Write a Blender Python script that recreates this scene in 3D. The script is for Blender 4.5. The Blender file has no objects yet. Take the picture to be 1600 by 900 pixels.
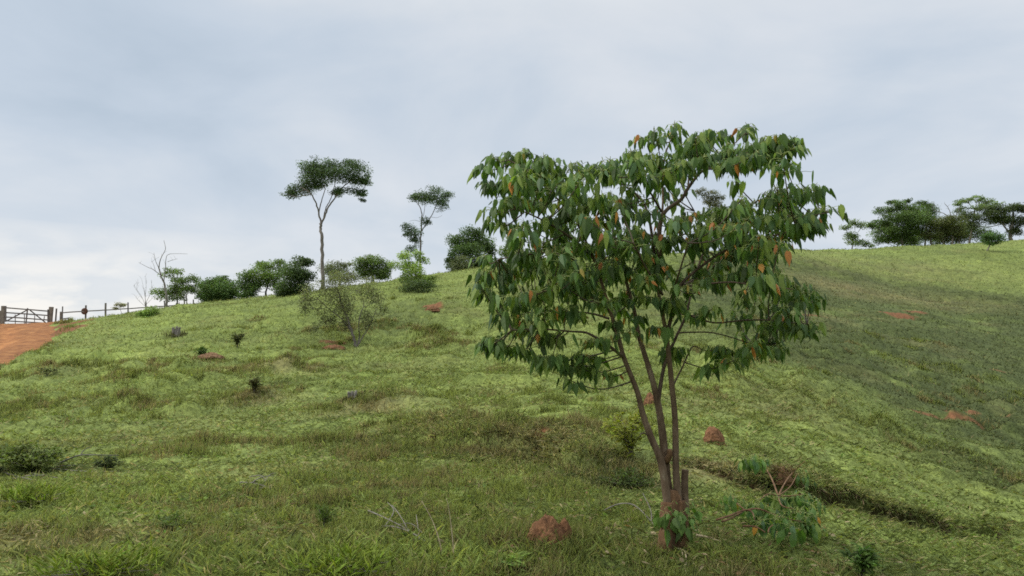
import bpy, bmesh, math, random
import numpy as np
from mathutils import Vector, Matrix, noise as mnoise

random.seed(7)
rng = np.random.default_rng(11)
S = bpy.context.scene
COL = S.collection
R = math.radians

# ------------------------------------------------------------------ camera
F = 1155.6                      # focal length in photo pixels (26 mm on 36 mm)
EYE = 1.6
PITCH = math.atan(115 / F)
cam_d = bpy.data.cameras.new('camera')
cam_d.sensor_width = 36
cam_d.lens = 26
cam_d.clip_start = 0.05
cam_d.clip_end = 8000
cam = bpy.data.objects.new('camera', cam_d)
COL.objects.link(cam)
cam.location = (0, 0, EYE)
cam.rotation_euler = (R(90) + PITCH, 0, 0)
S.camera = cam

# ------------------------------------------------------------------ sky, sun, exposure
SUN_EL, SUN_AZ = R(38), R(-98)      # azimuth from +Y, positive to the right: light from the left, slightly behind
world = bpy.data.worlds.new('World')
S.world = world
world.use_nodes = True
wn, wl = world.node_tree.nodes, world.node_tree.links
wn.clear()


def node(tree, kind, **kw):
    n = tree.nodes.new(kind)
    for k, v in kw.items():
        if k.startswith('i_'):
            n.inputs[k[2:].replace('_', ' ')].default_value = v
        else:
            setattr(n, k, v)
    return n


def mathn(tree, op, a, b=None, clamp=False):
    n = tree.nodes.new('ShaderNodeMath')
    n.operation = op
    n.use_clamp = clamp
    for i, v in enumerate((a, b)):
        if v is None:
            continue
        if isinstance(v, (int, float)):
            n.inputs[i].default_value = v
        else:
            tree.links.new(v, n.inputs[i])
    return n.outputs[0]


def ramp(tree, fac, stops, interp='LINEAR'):
    n = tree.nodes.new('ShaderNodeValToRGB')
    n.color_ramp.interpolation = interp
    e = n.color_ramp.elements
    while len(e) > 1:
        e.remove(e[-1])
    e[0].position = stops[0][0]
    e[0].color = tuple(stops[0][1]) + (1,)
    for p, c in stops[1:]:
        x = e.new(p)
        x.color = tuple(c) + (1,)
    if fac is not None:
        tree.links.new(fac, n.inputs[0])
    return n.outputs[0]


def mixc(tree, fac, a, b, blend='MIX'):
    n = tree.nodes.new('ShaderNodeMix')
    n.data_type = 'RGBA'
    n.blend_type = blend
    for sock, v in ((n.inputs[0], fac), (n.inputs[6], a), (n.inputs[7], b)):
        if isinstance(v, (int, float)):
            sock.default_value = v
        elif isinstance(v, tuple):
            sock.default_value = v + (1,) if len(v) == 3 else v
        else:
            tree.links.new(v, sock)
    return n.outputs[2]


def build_world():
    t = world.node_tree
    tc = t.nodes.new('ShaderNodeTexCoord')
    sky = t.nodes.new('ShaderNodeTexSky')
    sky.sky_type = 'NISHITA'
    sky.sun_disc = False
    sky.sun_elevation = SUN_EL
    sky.sun_rotation = SUN_AZ
    sep = t.nodes.new('ShaderNodeSeparateXYZ')
    t.links.new(tc.outputs['Generated'], sep.inputs[0])
    x, y, z = sep.outputs
    zz = mathn(t, 'ADD', mathn(t, 'MAXIMUM', z, 0.0), 0.24)
    comb = t.nodes.new('ShaderNodeCombineXYZ')
    t.links.new(mathn(t, 'DIVIDE', x, zz), comb.inputs[0])
    t.links.new(mathn(t, 'DIVIDE', y, zz), comb.inputs[1])
    def noi(scale, detail, rough, off, dist=0.0):
        m = t.nodes.new('ShaderNodeMapping')
        m.inputs['Location'].default_value = off
        m.inputs['Scale'].default_value = (1.0, 1.0, 1.0)
        t.links.new(comb.outputs[0], m.inputs[0])
        n = t.nodes.new('ShaderNodeTexNoise')
        n.inputs['Scale'].default_value = scale
        n.inputs['Detail'].default_value = detail
        n.inputs['Roughness'].default_value = rough
        n.inputs['Distortion'].default_value = dist
        t.links.new(m.outputs[0], n.inputs['Vector'])
        return n.outputs[0]
    big = noi(0.55, 3, 0.5, (3.1, 1.7, 0))
    mid = noi(1.5, 6, 0.52, (0.4, 5.2, 0), 0.35)
    f = mathn(t, 'ADD', mathn(t, 'MULTIPLY', big, 0.5), mathn(t, 'MULTIPLY', mid, 0.5))
    f = mathn(t, 'ADD', mathn(t, 'MULTIPLY', mathn(t, 'SUBTRACT', f, 0.5), 1.2), 0.5)
    cloud = ramp(t, f, [(0.36, (0.38, 0.445, 0.52)), (0.44, (0.43, 0.49, 0.562)), (0.50, (0.475, 0.525, 0.585)), (0.56, (0.525, 0.562, 0.608)), (0.66, (0.58, 0.605, 0.64))])
    # low band: paler, warm to the left of the view where the cloud breaks near the horizon
    low = mathn(t, 'SUBTRACT', 1.0, mathn(t, 'DIVIDE', mathn(t, 'MAXIMUM', z, 0.0), 0.30), True)
    low = mathn(t, 'POWER', low, 1.6)
    cloud = mixc(t, mathn(t, 'MULTIPLY', low, 0.55), cloud, (0.56, 0.59, 0.62))
    leftw = mathn(t, 'MULTIPLY', mathn(t, 'ADD', x, 0.05), -2.0, True)
    lowb = mathn(t, 'SUBTRACT', 1.0, mathn(t, 'DIVIDE', mathn(t, 'MAXIMUM', z, 0.0), 0.16), True)
    streak = noi(3.2, 5, 0.55, (7.3, 2.2, 0), 0.2)
    st = ramp(t, streak, [(0.40, (0.35,) * 3), (0.56, (1,) * 3)])
    warmf = mathn(t, 'MULTIPLY', mathn(t, 'MULTIPLY', leftw, mathn(t, 'POWER', lowb, 0.6)), st)
    cloud = mixc(t, warmf, cloud, (0.82, 0.775, 0.71))
    # overcast sky grows brighter towards the zenith (CIE overcast law)
    mr = t.nodes.new('ShaderNodeMapRange')
    mr.interpolation_type = 'SMOOTHSTEP'
    mr.inputs['From Min'].default_value = 0.42
    mr.inputs['From Max'].default_value = 1.0
    mr.inputs['To Min'].default_value = 1.0
    mr.inputs['To Max'].default_value = 4.2
    t.links.new(z, mr.inputs['Value'])
    sc = t.nodes.new('ShaderNodeVectorMath')
    sc.operation = 'SCALE'
    t.links.new(cloud, sc.inputs[0])
    t.links.new(mathn(t, 'MULTIPLY', mr.outputs[0], 10.0), sc.inputs['Scale'])
    zt = ramp(t, z, [(.42, (1, 1, 1)), (.8, (1.0, .94, .80))])
    final = mixc(t, 0.94, sky.outputs[0], mixc(t, 1.0, sc.outputs[0], zt, 'MULTIPLY'))
    bg = t.nodes.new('ShaderNodeBackground')
    bg.inputs[1].default_value = 0.1
    t.links.new(final, bg.inputs[0])
    out = t.nodes.new('ShaderNodeOutputWorld')
    t.links.new(bg.outputs[0], out.inputs[0])


build_world()
sun_d = bpy.data.lights.new('sun', 'SUN')
sun_d.energy = 1.5
sun_d.angle = R(16)
sun_d.color = (1.0, 0.95, 0.86)
sun = bpy.data.objects.new('sun', sun_d)
COL.objects.link(sun)
sd = Vector((math.sin(SUN_AZ) * math.cos(SUN_EL), math.cos(SUN_AZ) * math.cos(SUN_EL), math.sin(SUN_EL)))
sun.rotation_euler = sd.to_track_quat('Z', 'Y').to_euler()
sun.location = (-30, -10, 40)
vs = S.view_settings
vs.view_transform = 'Standard'
vs.look = 'None'
vs.exposure = 0.42
vs.gamma = 1.0
vs.use_curve_mapping = False
S.cycles.use_denoising = False
S.cycles.use_adaptive_sampling = False
S.cycles.max_bounces = 6
S.cycles.diffuse_bounces = 3
S.cycles.glossy_bounces = 2
S.cycles.transmission_bounces = 4
S.cycles.transparent_max_bounces = 4
S.cycles.caustics_reflective = False
S.cycles.caustics_refractive = False
S.cycles.filter_width = 1.7

# ------------------------------------------------------------------ numeric helpers
CP, SP = math.cos(PITCH), math.sin(PITCH)


def ray(px, py):
    a = (np.asarray(px, float) - 800) / F
    b = (450 - np.asarray(py, float)) / F
    y = CP - b * SP
    z = SP + b * CP
    return a / y, z / y                 # X and Z per metre of depth


def P(px, py, Y):
    a, b = ray(px, py)
    return Vector((float(a * Y), float(Y), float(EYE + b * Y)))


def smooth(e0, e1, x):
    t = np.clip((x - e0) / (e1 - e0), 0, 1)
    return t * t * (3 - 2 * t)


def vnoise(x, y, seed=0):
    xi = np.floor(x).astype(np.int64)
    yi = np.floor(y).astype(np.int64)
    xf, yf = x - xi, y - yi
    u = xf * xf * xf * (xf * (xf * 6 - 15) + 10)
    v = yf * yf * yf * (yf * (yf * 6 - 15) + 10)

    def h(a, b):
        n = (a * 374761393 + b * 668265263 + seed * 1274126177) & 0xffffffff
        n = ((n ^ (n >> 13)) * 1274126177) & 0xffffffff
        n = n ^ (n >> 16)
        return (n & 0xffff) / 32767.5 - 1.0
    return (h(xi, yi) * (1 - u) + h(xi + 1, yi) * u) * (1 - v) + (h(xi, yi + 1) * (1 - u) + h(xi + 1, yi + 1) * u) * v


def fbm(x, y, s, oct=3, seed=0):
    o, a, f = 0, 1.0, 1.0 / s
    tot = 0
    for i in range(oct):
        c, sn = math.cos(i * 0.9 + seed), math.sin(i * 0.9 + seed)
        o = o + a * vnoise((x * c - y * sn) * f, (x * sn + y * c) * f, seed * 17 + i)
        tot += a
        a *= 0.5
        f *= 2.03
    return o / tot


# ------------------------------------------------------------------ terrain as a height function
CTRL = {
    -450: [(900, 5.2), (800, 7.3), (720, 11), (650, 17), (600, 25), (550, 44), (515, 66)],
    -200: [(900, 5.2), (800, 7.3), (720, 11), (650, 17), (600, 25), (555, 40), (510, 62)],
    0: [(900, 5.2), (800, 7.3), (720, 11.2), (650, 17.5), (600, 25), (562, 34), (530, 47), (507, 60)],
    120: [(900, 5.2), (720, 11.1), (650, 17.3), (590, 26), (540, 39), (500, 58.5)],
    240: [(900, 5.2), (800, 7.2), (720, 11), (650, 17), (580, 27), (530, 39), (485, 59)],
    400: [(900, 5.2), (800, 7.2), (720, 11), (650, 16.5), (580, 26), (520, 40), (467, 63)],
    600: [(900, 5.2), (800, 7.1), (720, 10.8), (650, 15.5), (580, 24.5), (520, 38), (443, 65)],
    800: [(900, 5.2), (800, 7.1), (720, 10.5), (650, 14.5), (580, 23), (500, 40), (414, 71)],
    1000: [(900, 5.3), (800, 7.2), (735, 9.6), (700, 11.3), (640, 15), (560, 25), (480, 44), (402, 78)],
    1200: [(900, 5.4), (820, 7.0), (760, 9.4), (700, 13), (620, 20), (540, 32), (460, 54), (391, 88)],
    1400: [(900, 6.0), (830, 8.5), (760, 13), (680, 20), (600, 29), (520, 44), (440, 70), (387, 98)],
    1600: [(900, 7.0), (850, 11), (770, 17), (690, 24), (600, 34), (520, 48), (440, 72), (377, 105)],
    1900: [(900, 8.0), (850, 13), (770, 19), (650, 31), (520, 52), (420, 82), (360, 110)],
    2300: [(900, 9.0), (850, 14), (770, 20), (650, 32), (520, 54), (420, 85), (350, 112)],
}
_c = []
for px_, lst in CTRL.items():
    for i, (py_, Y_) in enumerate(lst):
        p = P(px_, py_, Y_)
        _c.append((math.atan2(p.x, p.y), math.log(math.hypot(p.x, p.y)), p.z))
    p = P(px_, lst[-1][0], lst[-1][1])
    r0 = math.hypot(p.x, p.y)
    th0 = math.atan2(p.x, p.y)
    for k, dz in ((1.14, 0.0), (1.4, -2.5), (2.0, -8), (3.5, -14), (8, -20)):
        _c.append((th0, math.log(r0 * k), p.z + dz))
    _c.append((th0, math.log(2.8), 0.0))
_c = np.array(_c)
_u = np.stack([_c[:, 0] * 2.2, _c[:, 1]], 1)


def _k(d2):
    return 0.5 * d2 * np.log(d2 + 1e-9)


def _solve():
    n = len(_u)
    d2 = ((_u[:, None] - _u[None]) ** 2).sum(2)
    A = np.zeros((n + 3, n + 3))
    A[:n, :n] = _k(d2) + np.eye(n) * 2e-4
    A[:n, n] = 1
    A[:n, n + 1:] = _u
    A[n, :n] = 1
    A[n + 1:, :n] = _u.T
    b = np.zeros(n + 3)
    b[:n] = _c[:, 2]
    return np.linalg.solve(A, b)


_w = _solve()
THMAX = 0.9


def _tps(th, b):
    q = np.stack([th * 2.2, b], 1)
    out = np.empty(len(q))
    for s in range(0, len(q), 20000):
        qq = q[s:s + 20000]
        d2 = (qq[:, None, 0] - _u[None, :, 0]) ** 2 + (qq[:, None, 1] - _u[None, :, 1]) ** 2
        out[s:s + 20000] = _k(d2) @ _w[:-3] + _w[-3] + qq @ _w[-2:]
    return out


def base_h(x, y):
    sh = np.shape(x)
    x = np.ravel(np.asarray(x, float))
    y = np.ravel(np.asarray(y, float))
    r = np.maximum(np.hypot(x, y), 2.8)
    th = np.arctan2(x, y)
    b = np.log(np.minimum(r, 900))
    h = _tps(np.clip(th, -THMAX, THMAX), b)
    far = np.abs(th) > THMAX
    if far.any():
        m = 0.5 * (_tps(np.full(far.sum(), -THMAX), b[far]) + _tps(np.full(far.sum(), THMAX), b[far]))
        k = smooth(THMAX, 2.4, np.abs(th[far]))
        h[far] = h[far] * (1 - k) + m * k
    h = h * smooth(1.0, 3.0, np.hypot(x, y))
    return h.reshape(sh)


def ground_px(px, py, hf=base_h):
    """where the sight line through a photo pixel meets the ground"""
    a, b = ray(px, py)
    Y = np.exp(np.linspace(math.log(3.0), math.log(150), 900))
    h = hf(a * Y, Y)
    below = (EYE + b * Y) <= h
    i = int(np.argmax(below)) if below.any() else len(Y) - 1
    y = Y[i]
    return float(a * y), float(y)


# features are kept in metres on the ground
def feats(lst):
    return [ground_px(f[0], f[1]) + tuple(f[2:]) for f in lst]


# (px, py, radius across, radius along, height)
HUMPS = feats([(430, 588, 2.4, 1.5, .34), (395, 625, 1.2, .8, .2), (560, 640, 1.3, .7, .22), (650, 672, 1.1, .6, .16), (720, 690, 1.3, .55, .30),
               (800, 705, .9, .5, .22), (620, 715, 1.2, .5, .12), (250, 640, 1.6, .8, .15), (120, 590, 2.5, 1.5, .28), (300, 580, 2.2, 1.2, .22),
               (200, 600, 1.8, 1.0, .2), (940, 700, .9, .55, .24), (690, 545, 1.4, .9, .3), (675, 525, 1.2, .8, .3), (520, 530, 2.0, 1.2, .4), (600, 520, 2, 1.2, .3),
               (250, 715, .8, .5, .08), (520, 790, .5, .3, .06), (860, 850, .45, .35, .05), (330, 700, .8, .4, .1), (500, 700, .9, .4, .14), (60, 645, 1.5, .8, .14)])
HOLLOWS = feats([(975, 748, .55, .45, .16), (700, 712, 1.0, .35, .12), (840, 722, .5, .3, .1)])
BANK = [ground_px(a, b) for a, b in ((1040, 722), (1090, 732), (1140, 752), (1200, 772), (1290, 788), (1350, 806), (1410, 820), (1470, 836), (1540, 838), (1600, 825))]
BANK2 = [ground_px(a, b) for a, b in ((570, 698), (630, 704), (700, 708), (770, 709), (830, 714), (890, 722), (945, 734), (1010, 742))]
ROADC = [ground_px(a, b) for a, b in ((-20, 511), (-40, 540), (-110, 565), (-240, 592))]
ROADC = [(ROADC[0][0] + 1.0, ROADC[0][1] + 16), (ROADC[0][0] + .4, ROADC[0][1] + 3)] + ROADC[0:] + [(-32, 14), (-36, 6)]
ROADW = 4.2


def seg_dist(x, y, pts):
    """distance to a polyline, the side of it and the share of its length"""
    best = np.full(np.shape(x), 1e9)
    side = np.zeros(np.shape(x))
    along = np.zeros(np.shape(x))
    L = [0]
    for a, b in zip(pts, pts[1:]):
        L.append(L[-1] + math.hypot(b[0] - a[0], b[1] - a[1]))
    for i, (a, b) in enumerate(zip(pts, pts[1:])):
        dx, dy = b[0] - a[0], b[1] - a[1]
        l2 = dx * dx + dy * dy
        t = np.clip(((x - a[0]) * dx + (y - a[1]) * dy) / l2, 0, 1)
        ex, ey = x - a[0] - t * dx, y - a[1] - t * dy
        d = np.hypot(ex, ey)
        m = d < best
        best = np.where(m, d, best)
        side = np.where(m, np.sign(dx * ey - dy * ex), side)
        along = np.where(m, (L[i] + t * math.sqrt(l2)) / L[-1], along)
    return best, side, along


def blob(x, y, f):
    return np.exp(-(((x - f[0]) / f[2]) ** 2 + ((y - f[1]) / f[3]) ** 2))


def road_mask(x, y):
    d, s, t = seg_dist(x, y, ROADC)
    return smooth(ROADW + .35, ROADW - .35, d + .5 * fbm(x, y, 1.2, 3, 9))


def bank_profile(x, y, pts, hgt, seed):
    soft = 1.8 if seed == 25 else 1.0
    wob = (.30 if seed == 25 else .16) * fbm(x, y, .7, 3, seed)
    d, s, t = seg_dist(x, y, pts)
    sd_ = d * s + wob                                # positive on the far (uphill) side
    amp = hgt * smooth(0, .12, t) * smooth(1.0, .80, t) * (.75 + (.5 if seed == 25 else .9) * fbm(x, y, 1.2, 2, seed + 1))
    up = smooth(-.05 * soft, .02 * soft, sd_) * np.exp(-np.maximum(sd_, 0) / 2.2)
    dn = -.22 * smooth(-1.2, -.08, sd_) * (1 - smooth(-.05 * soft, .02 * soft, sd_))
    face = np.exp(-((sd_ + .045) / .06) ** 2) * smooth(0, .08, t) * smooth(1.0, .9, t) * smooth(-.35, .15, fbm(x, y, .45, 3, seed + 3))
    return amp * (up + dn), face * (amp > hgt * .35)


def slope_mask(x, y):
    r = np.hypot(x, y)
    return smooth(14, 34, r)


def detail_h(x, y, base):
    r = np.hypot(x, y)
    road = road_mask(x, y)
    z = .035 * fbm(x, y, .8, 3, 1) + .07 * fbm(x, y, 2.6, 2, 2) * smooth(5, 12, r) + .028 * fbm(x, y, .3, 2, 3) * smooth(60, 10, r)
    z = z + .16 * fbm(x, y * 1.8, 5, 3, 4) * smooth(14, 30, r)
    # cattle terraces that follow the contours of the slope
    ph = base * 2.3 + 1.3 * fbm(x, y, 7, 3, 5) + x * .03
    saw = (ph - np.floor(ph))
    st = np.where(saw < .8, saw / .8, (1 - saw) / .2)
    br = smooth(-.15, .45, fbm(x, y, 4.5, 2, 6))
    z = z + .42 * (st - .5) * br * smooth(13, 28, r) * smooth(175, 95, r)
    # tussocks
    tus = np.maximum(fbm(x, y, 1.0, 2, 8) - .12, 0)
    z = z + .42 * tus * smooth(9, 22, r) * (.15 + .85 * smooth(60, 36, r))
    for f in HUMPS:
        z = z + 1.25 * f[4] * blob(x, y, f) * (.8 + .5 * fbm(x, y, .7, 2, 12))
    for f in HOLLOWS:
        z = z - f[4] * blob(x, y, f)
    z = z + bank_profile(x, y, BANK, .18, 21)[0] + bank_profile(x, y, BANK2, .19, 25)[0]
    return z * (1 - road) - .16 * road


def H(x, y):
    x = np.asarray(x, float)
    y = np.asarray(y, float)
    b = base_h(x, y)
    return b + detail_h(x, y, b) * smooth(1.5, 3.5, np.hypot(x, y))


def gz(x, y):
    return float(H(np.array([x]), np.array([y]))[0])


def G(px, py):
    x, y = ground_px(px, py, H)
    return Vector((x, y, gz(x, y)))


def at_depth(px, Y):
    a, _ = ray(px, 500)
    x = float(a * Y)
    return Vector((x, Y, gz(x, Y)))


# colour zones on the ground (px, py, metres across, metres along, strength)
Z_DARK = feats([(600, 702, .5, .2, .3), (660, 712, .6, .2, .35), (720, 716, .6, .2, .35), (790, 714, .5, .2, .3), (900, 726, .6, .3, .4), (950, 738, .6, .4, .5), (1000, 748, .6, .4, .5), (640, 680, .9, .25, .5), (730, 662, .6, .3, .7), (420, 605, 1.6, .6, .6), (390, 632, .8, .4, .7), (560, 655, .9, .4, .6), (1330, 450, 12, 11, 1.2), (1440, 500, 17, 12, 1.6), (1560, 540, 13, 11, 1.6), (1480, 600, 9, 7, 1.1), (1590, 690, 4, 4, .8), (1250, 470, 6, 8, .7), (1560, 640, 5, 4, .8), (1590, 760, 3, 3, .8), (1540, 470, 8, 6, .6),  # dark grass; shade of hummocks, ledge and right slope painted in too
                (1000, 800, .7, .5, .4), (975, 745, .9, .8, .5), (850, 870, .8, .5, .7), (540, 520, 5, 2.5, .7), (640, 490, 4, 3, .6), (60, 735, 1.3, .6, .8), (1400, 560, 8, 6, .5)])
Z_DRY = feats([(430, 588, 2.0, 1.2, .9), (395, 628, 1.2, .7, .8), (565, 645, 1.2, .7, .9), (660, 675, 1.2, .5, .5), (720, 695, 1.2, .4, .7), (855, 715, .9, .6, .7),
               (60, 850, 1.0, .6, .8), (430, 840, .7, .4, .55), (1080, 735, .8, .4, .6), (1180, 640, 2, 1, .3), (1200, 760, .6, .5, .5), (1440, 470, 8, 4, .5), (1300, 445, 5, 4, .5),
               (100, 590, 3, 1.5, .35), (780, 640, 1, .6, .3), (1400, 420, 12, 6, .35), (680, 540, 2, 1, .5), (250, 685, .6, .3, .5), (120, 640, 1.5, .6, .3), (220, 830, .7, .4, .4)])
Z_LIME = feats([(320, 690, 2.2, 1.2, .8), (640, 735, 1.8, .8, .8), (480, 720, 2, .8, .5), (1330, 700, 3, 2.4, .9), (1480, 740, 3, 2, .8), (300, 540, 6, 4, .4), (1180, 590, 4, 3, .4), (980, 670, 1.4, 1, .6), (60, 690, 1.6, .8, .5), (1560, 420, 9, 7, .4)])
Z_LUSH = feats([(100, 825, .8, .4, .55), (420, 862, .8, .35, .6), (690, 868, .7, .3, .55), (1200, 872, .6, .3, .6), (250, 868, .7, .3, .5), (620, 800, .8, .4, .45), (1450, 860, 1.0, .6, .5), (1130, 800, .6, .4, .35), (200, 790, .8, .4, .4), (920, 860, .4, .25, .5), (170, 885, .6, .3, 1.0), (530, 880, .8, .35, 1.0), (50, 775, .7, .4, .9), (320, 770, 1.0, .5, .55), (800, 885, .6, .3, .8), (530, 745, .7, .3, .8), (640, 690, .8, .35, .6),
                (930, 800, .4, .3, .7), (590, 590, .8, .6, .7), (270, 815, .35, .25, .8), (740, 850, .6, .4, .7), (1010, 870, .5, .3, .5), (350, 890, .6, .3, .7), (720, 800, .5, .4, .4)])
Z_SOIL = feats([(846, 711, .30, .14, .8), (900, 724, .25, .10, .6), (1400, 494, 1.7, .8, 1.0), (1430, 490, 1.2, .6, .8), (1475, 656, 1.3, .35, 1.0), (1510, 655, .7, .3, .8), (1275, 496, 1.4, .6, .7), (520, 541, .7, .45, 1.0),
                (108, 506, 1.0, 3.0, 1.1), (114, 512, .8, 2.2, 1.0), (100, 519, 1.2, 2.0, .8), (675, 481, .8, .8, .8), (1340, 492, 1.0, .5, .6), (1265, 862, .16, .07, .9), (1540, 490, 1.2, .5, .6), (1570, 655, .8, .3, .6), (690, 545, .4, .3, .8), (1235, 652, .6, .2, .5), (1560, 580, .8, .3, .5)])


def zsum(x, y, Z):
    o = np.zeros(np.shape(x))
    for f in Z:
        o = o + f[4] * blob(x, y, f)
    return o


def ground_masks(x, y):
    n1 = fbm(x, y, 1.1, 3, 31)
    n2 = fbm(x, y, .35, 2, 32)
    soil = zsum(x, y, Z_SOIL)
    soil = smooth(.42, .62, soil + .32 * n1 + .2 * n2)
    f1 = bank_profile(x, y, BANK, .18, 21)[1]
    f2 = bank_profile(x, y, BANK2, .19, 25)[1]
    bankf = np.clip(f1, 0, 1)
    f2 = f2 * 0
    dry = np.clip(zsum(x, y, Z_DRY) * (1 + .6 * n1) + .32 * np.maximum(fbm(x, y, 3.2, 3, 33) - .15, 0) * 2, 0, 1)
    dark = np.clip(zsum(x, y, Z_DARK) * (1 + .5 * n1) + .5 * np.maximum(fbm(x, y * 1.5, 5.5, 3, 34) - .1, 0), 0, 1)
    lime = np.clip(zsum(x, y, Z_LIME) * (1 + .5 * n1) + .7 * np.maximum(fbm(x, y, 4.1, 3, 35), 0), 0, 1)
    lush = np.clip(zsum(x, y, Z_LUSH) * (1 + .5 * n1) + .55 * np.maximum(fbm(x, y, 1.7, 3, 36) - .12, 0), 0, 1)
    return soil, bankf, dry, dark, lime, lush


def mixa(a, b, k):
    return a * (1 - k[:, None]) + np.asarray(b)[None] * k[:, None]


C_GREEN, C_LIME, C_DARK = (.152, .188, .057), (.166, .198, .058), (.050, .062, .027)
C_DRY, C_LUSH, C_SOIL = (.165, .142, .072), (.185, .240, .062), (.300, .115, .048)


def grass_colour(x, y, m):
    soil, bankf, dry, dark, lime, lush = m
    r = np.hypot(x, y)
    c = np.tile(np.array(C_GREEN), (len(x), 1))
    c = mixa(c, C_LIME, lime * .65)
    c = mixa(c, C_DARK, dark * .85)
    c = mixa(c, C_LUSH, lush * .8)
    c = mixa(c, C_DRY, dry * .75)
    far = smooth(8, 30, r)
    spot = smooth(.12, .55, fbm(x, y, .55, 3, 43) * (1 - far) + fbm(x, y * 1.4, 1.6, 3, 46) * far) * smooth(-.3, .25, fbm(x, y, 4.5, 2, 44))
    c = mixa(c, np.array(C_DARK) * 1.9, spot * .28)  # darker spots painted in for the shadows among tussocks
    c = c * (1 + .18 * fbm(x, y, .45, 2, 41) + .18 * fbm(x, y, 2.2, 3, 42) + .10 * fbm(x, y, 11, 2, 45))[:, None]
    return np.clip(c, .01, 1)


# ------------------------------------------------------------------ mesh helpers
def mesh_np(name, verts, tris, mat, tint=None, parent=None, smooth_shade=False, extra=None, uniq=None):
    verts = np.asarray(verts, np.float32)
    tris = np.asarray(tris, np.int32)
    if parent is not None:
        verts = verts - np.array(parent.location, np.float32)
    me = bpy.data.meshes.new(name)
    me.vertices.add(len(verts))
    me.vertices.foreach_set('co', verts.ravel())
    me.loops.add(tris.size)
    me.loops.foreach_set('vertex_index', tris.ravel())
    me.polygons.add(len(tris))
    me.polygons.foreach_set('loop_start', np.arange(len(tris), dtype=np.int32) * tris.shape[1])
    me.update(calc_edges=True)
    me.polygons.foreach_set('use_smooth', np.full(len(tris), smooth_shade))
    if tint is not None:
        a = me.color_attributes.new('tint', 'FLOAT_COLOR', 'POINT')
        t4 = np.ones((len(verts), 4), np.float32)
        t4[:, :3] = tint
        a.data.foreach_set('color', t4.ravel())
    for k, v in (extra or {}).items():
        a = me.attributes.new(k, 'FLOAT', 'POINT')
        a.data.foreach_set('value', np.asarray(v, np.float32))
    me.materials.append(mat)
    o = bpy.data.objects.new(name, me)
    COL.objects.link(o)
    if parent is not None:
        o.parent = parent
    return o


def thing(name, label, cat, loc, group=None):
    o = bpy.data.objects.new(name, None)
    o.empty_display_size = .2
    COL.objects.link(o)
    o.location = loc
    return tag(o, label, cat, group)


def tag(o, label, cat, group=None):
    o['label'] = label
    o['category'] = cat
    if group:
        o['group'] = group
    return o


class MB:
    """collects tubes, boxes and lumps of one mesh"""
    def __init__(s):
        s.v, s.f, s.t, s.n = [], [], [], 0

    def add(s, v, f, tint=(1, 1, 1)):
        v = np.asarray(v, float)
        s.v.append(v)
        s.f.append(np.asarray(f, int) + s.n)
        t = np.asarray(tint, float)
        s.t.append(np.tile(t, (len(v), 1)) if t.ndim == 1 else t)
        s.n += len(v)

    def tube(s, pts, radii, sides=7, tint=(1, 1, 1), wob=0.0, cap=True):
        pts = [Vector(p) for p in pts]
        n = len(pts)
        rad = [radii[0] + (radii[1] - radii[0]) * i / (n - 1) for i in range(n)] if len(radii) == 2 and n != 2 else list(radii)
        up = Vector((1, 0, 0))
        vs_, prev = [], None
        for i, p in enumerate(pts):
            d = (pts[min(i + 1, n - 1)] - pts[max(i - 1, 0)])
            d = d.normalized() if d.length > 1e-9 else Vector((0, 0, 1))
            if prev is None:
                a = d.orthogonal().normalized()
            else:
                a = (prev - d * prev.dot(d))
                a = a.normalized() if a.length > 1e-6 else d.orthogonal().normalized()
            prev = a
            b = d.cross(a)
            for k in range(sides):
                ang = 2 * math.pi * k / sides
                rr = rad[i] * (1 + (random.uniform(-wob, wob) if wob else 0))
                vs_.append(p + (a * math.cos(ang) + b * math.sin(ang)) * rr)
        fs = []
        for i in range(n - 1):
            for k in range(sides):
                a, b = i * sides + k, i * sides + (k + 1) % sides
                c, d = a + sides, b + sides
                fs += [(a, b, d), (a, d, c)]
        if cap:
            for base, c, rev in ((0, pts[0], True), ((n - 1) * sides, pts[-1], False)):
                vs_.append(c)
                ci = len(vs_) - 1
                for k in range(sides):
                    a, b = base + k, base + (k + 1) % sides
                    fs.append((ci, b, a) if rev else (ci, a, b))
        s.add([tuple(v) for v in vs_], fs, tint)

    def beam(s, a, b, w, h, tint=(1, 1, 1), jit=0.0):
        """a squared timber from a to b"""
        a, b = Vector(a), Vector(b)
        d = (b - a).normalized()
        ref = Vector((0, 1, 0)) if abs(d.y) < .9 else Vector((0, 0, 1))
        u = d.cross(ref).normalized()
        v = d.cross(u).normalized()
        n = 4
        vs_, fs = [], []
        for i in range(n):
            p = a.lerp(b, i / (n - 1)) + u * random.uniform(-jit, jit)
            for su, sv in ((-1, -1), (1, -1), (1, 1), (-1, 1)):
                vs_.append(p + u * su * w / 2 + v * sv * h / 2)
        for i in range(n - 1):
            for k in range(4):
                x, y = i * 4 + k, i * 4 + (k + 1) % 4
                fs += [(x, y, y + 4), (x, y + 4, x + 4)]
        m = (n - 1) * 4
        fs += [(0, 2, 1), (0, 3, 2), (m, m + 1, m + 2), (m, m + 2, m + 3)]
        s.add([tuple(q) for q in vs_], fs, tint)

    def build(s, name, mat, parent=None, smooth_shade=True):
        return mesh_np(name, np.concatenate(s.v), np.concatenate(s.f), mat, np.concatenate(s.t), parent, smooth_shade)


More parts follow.
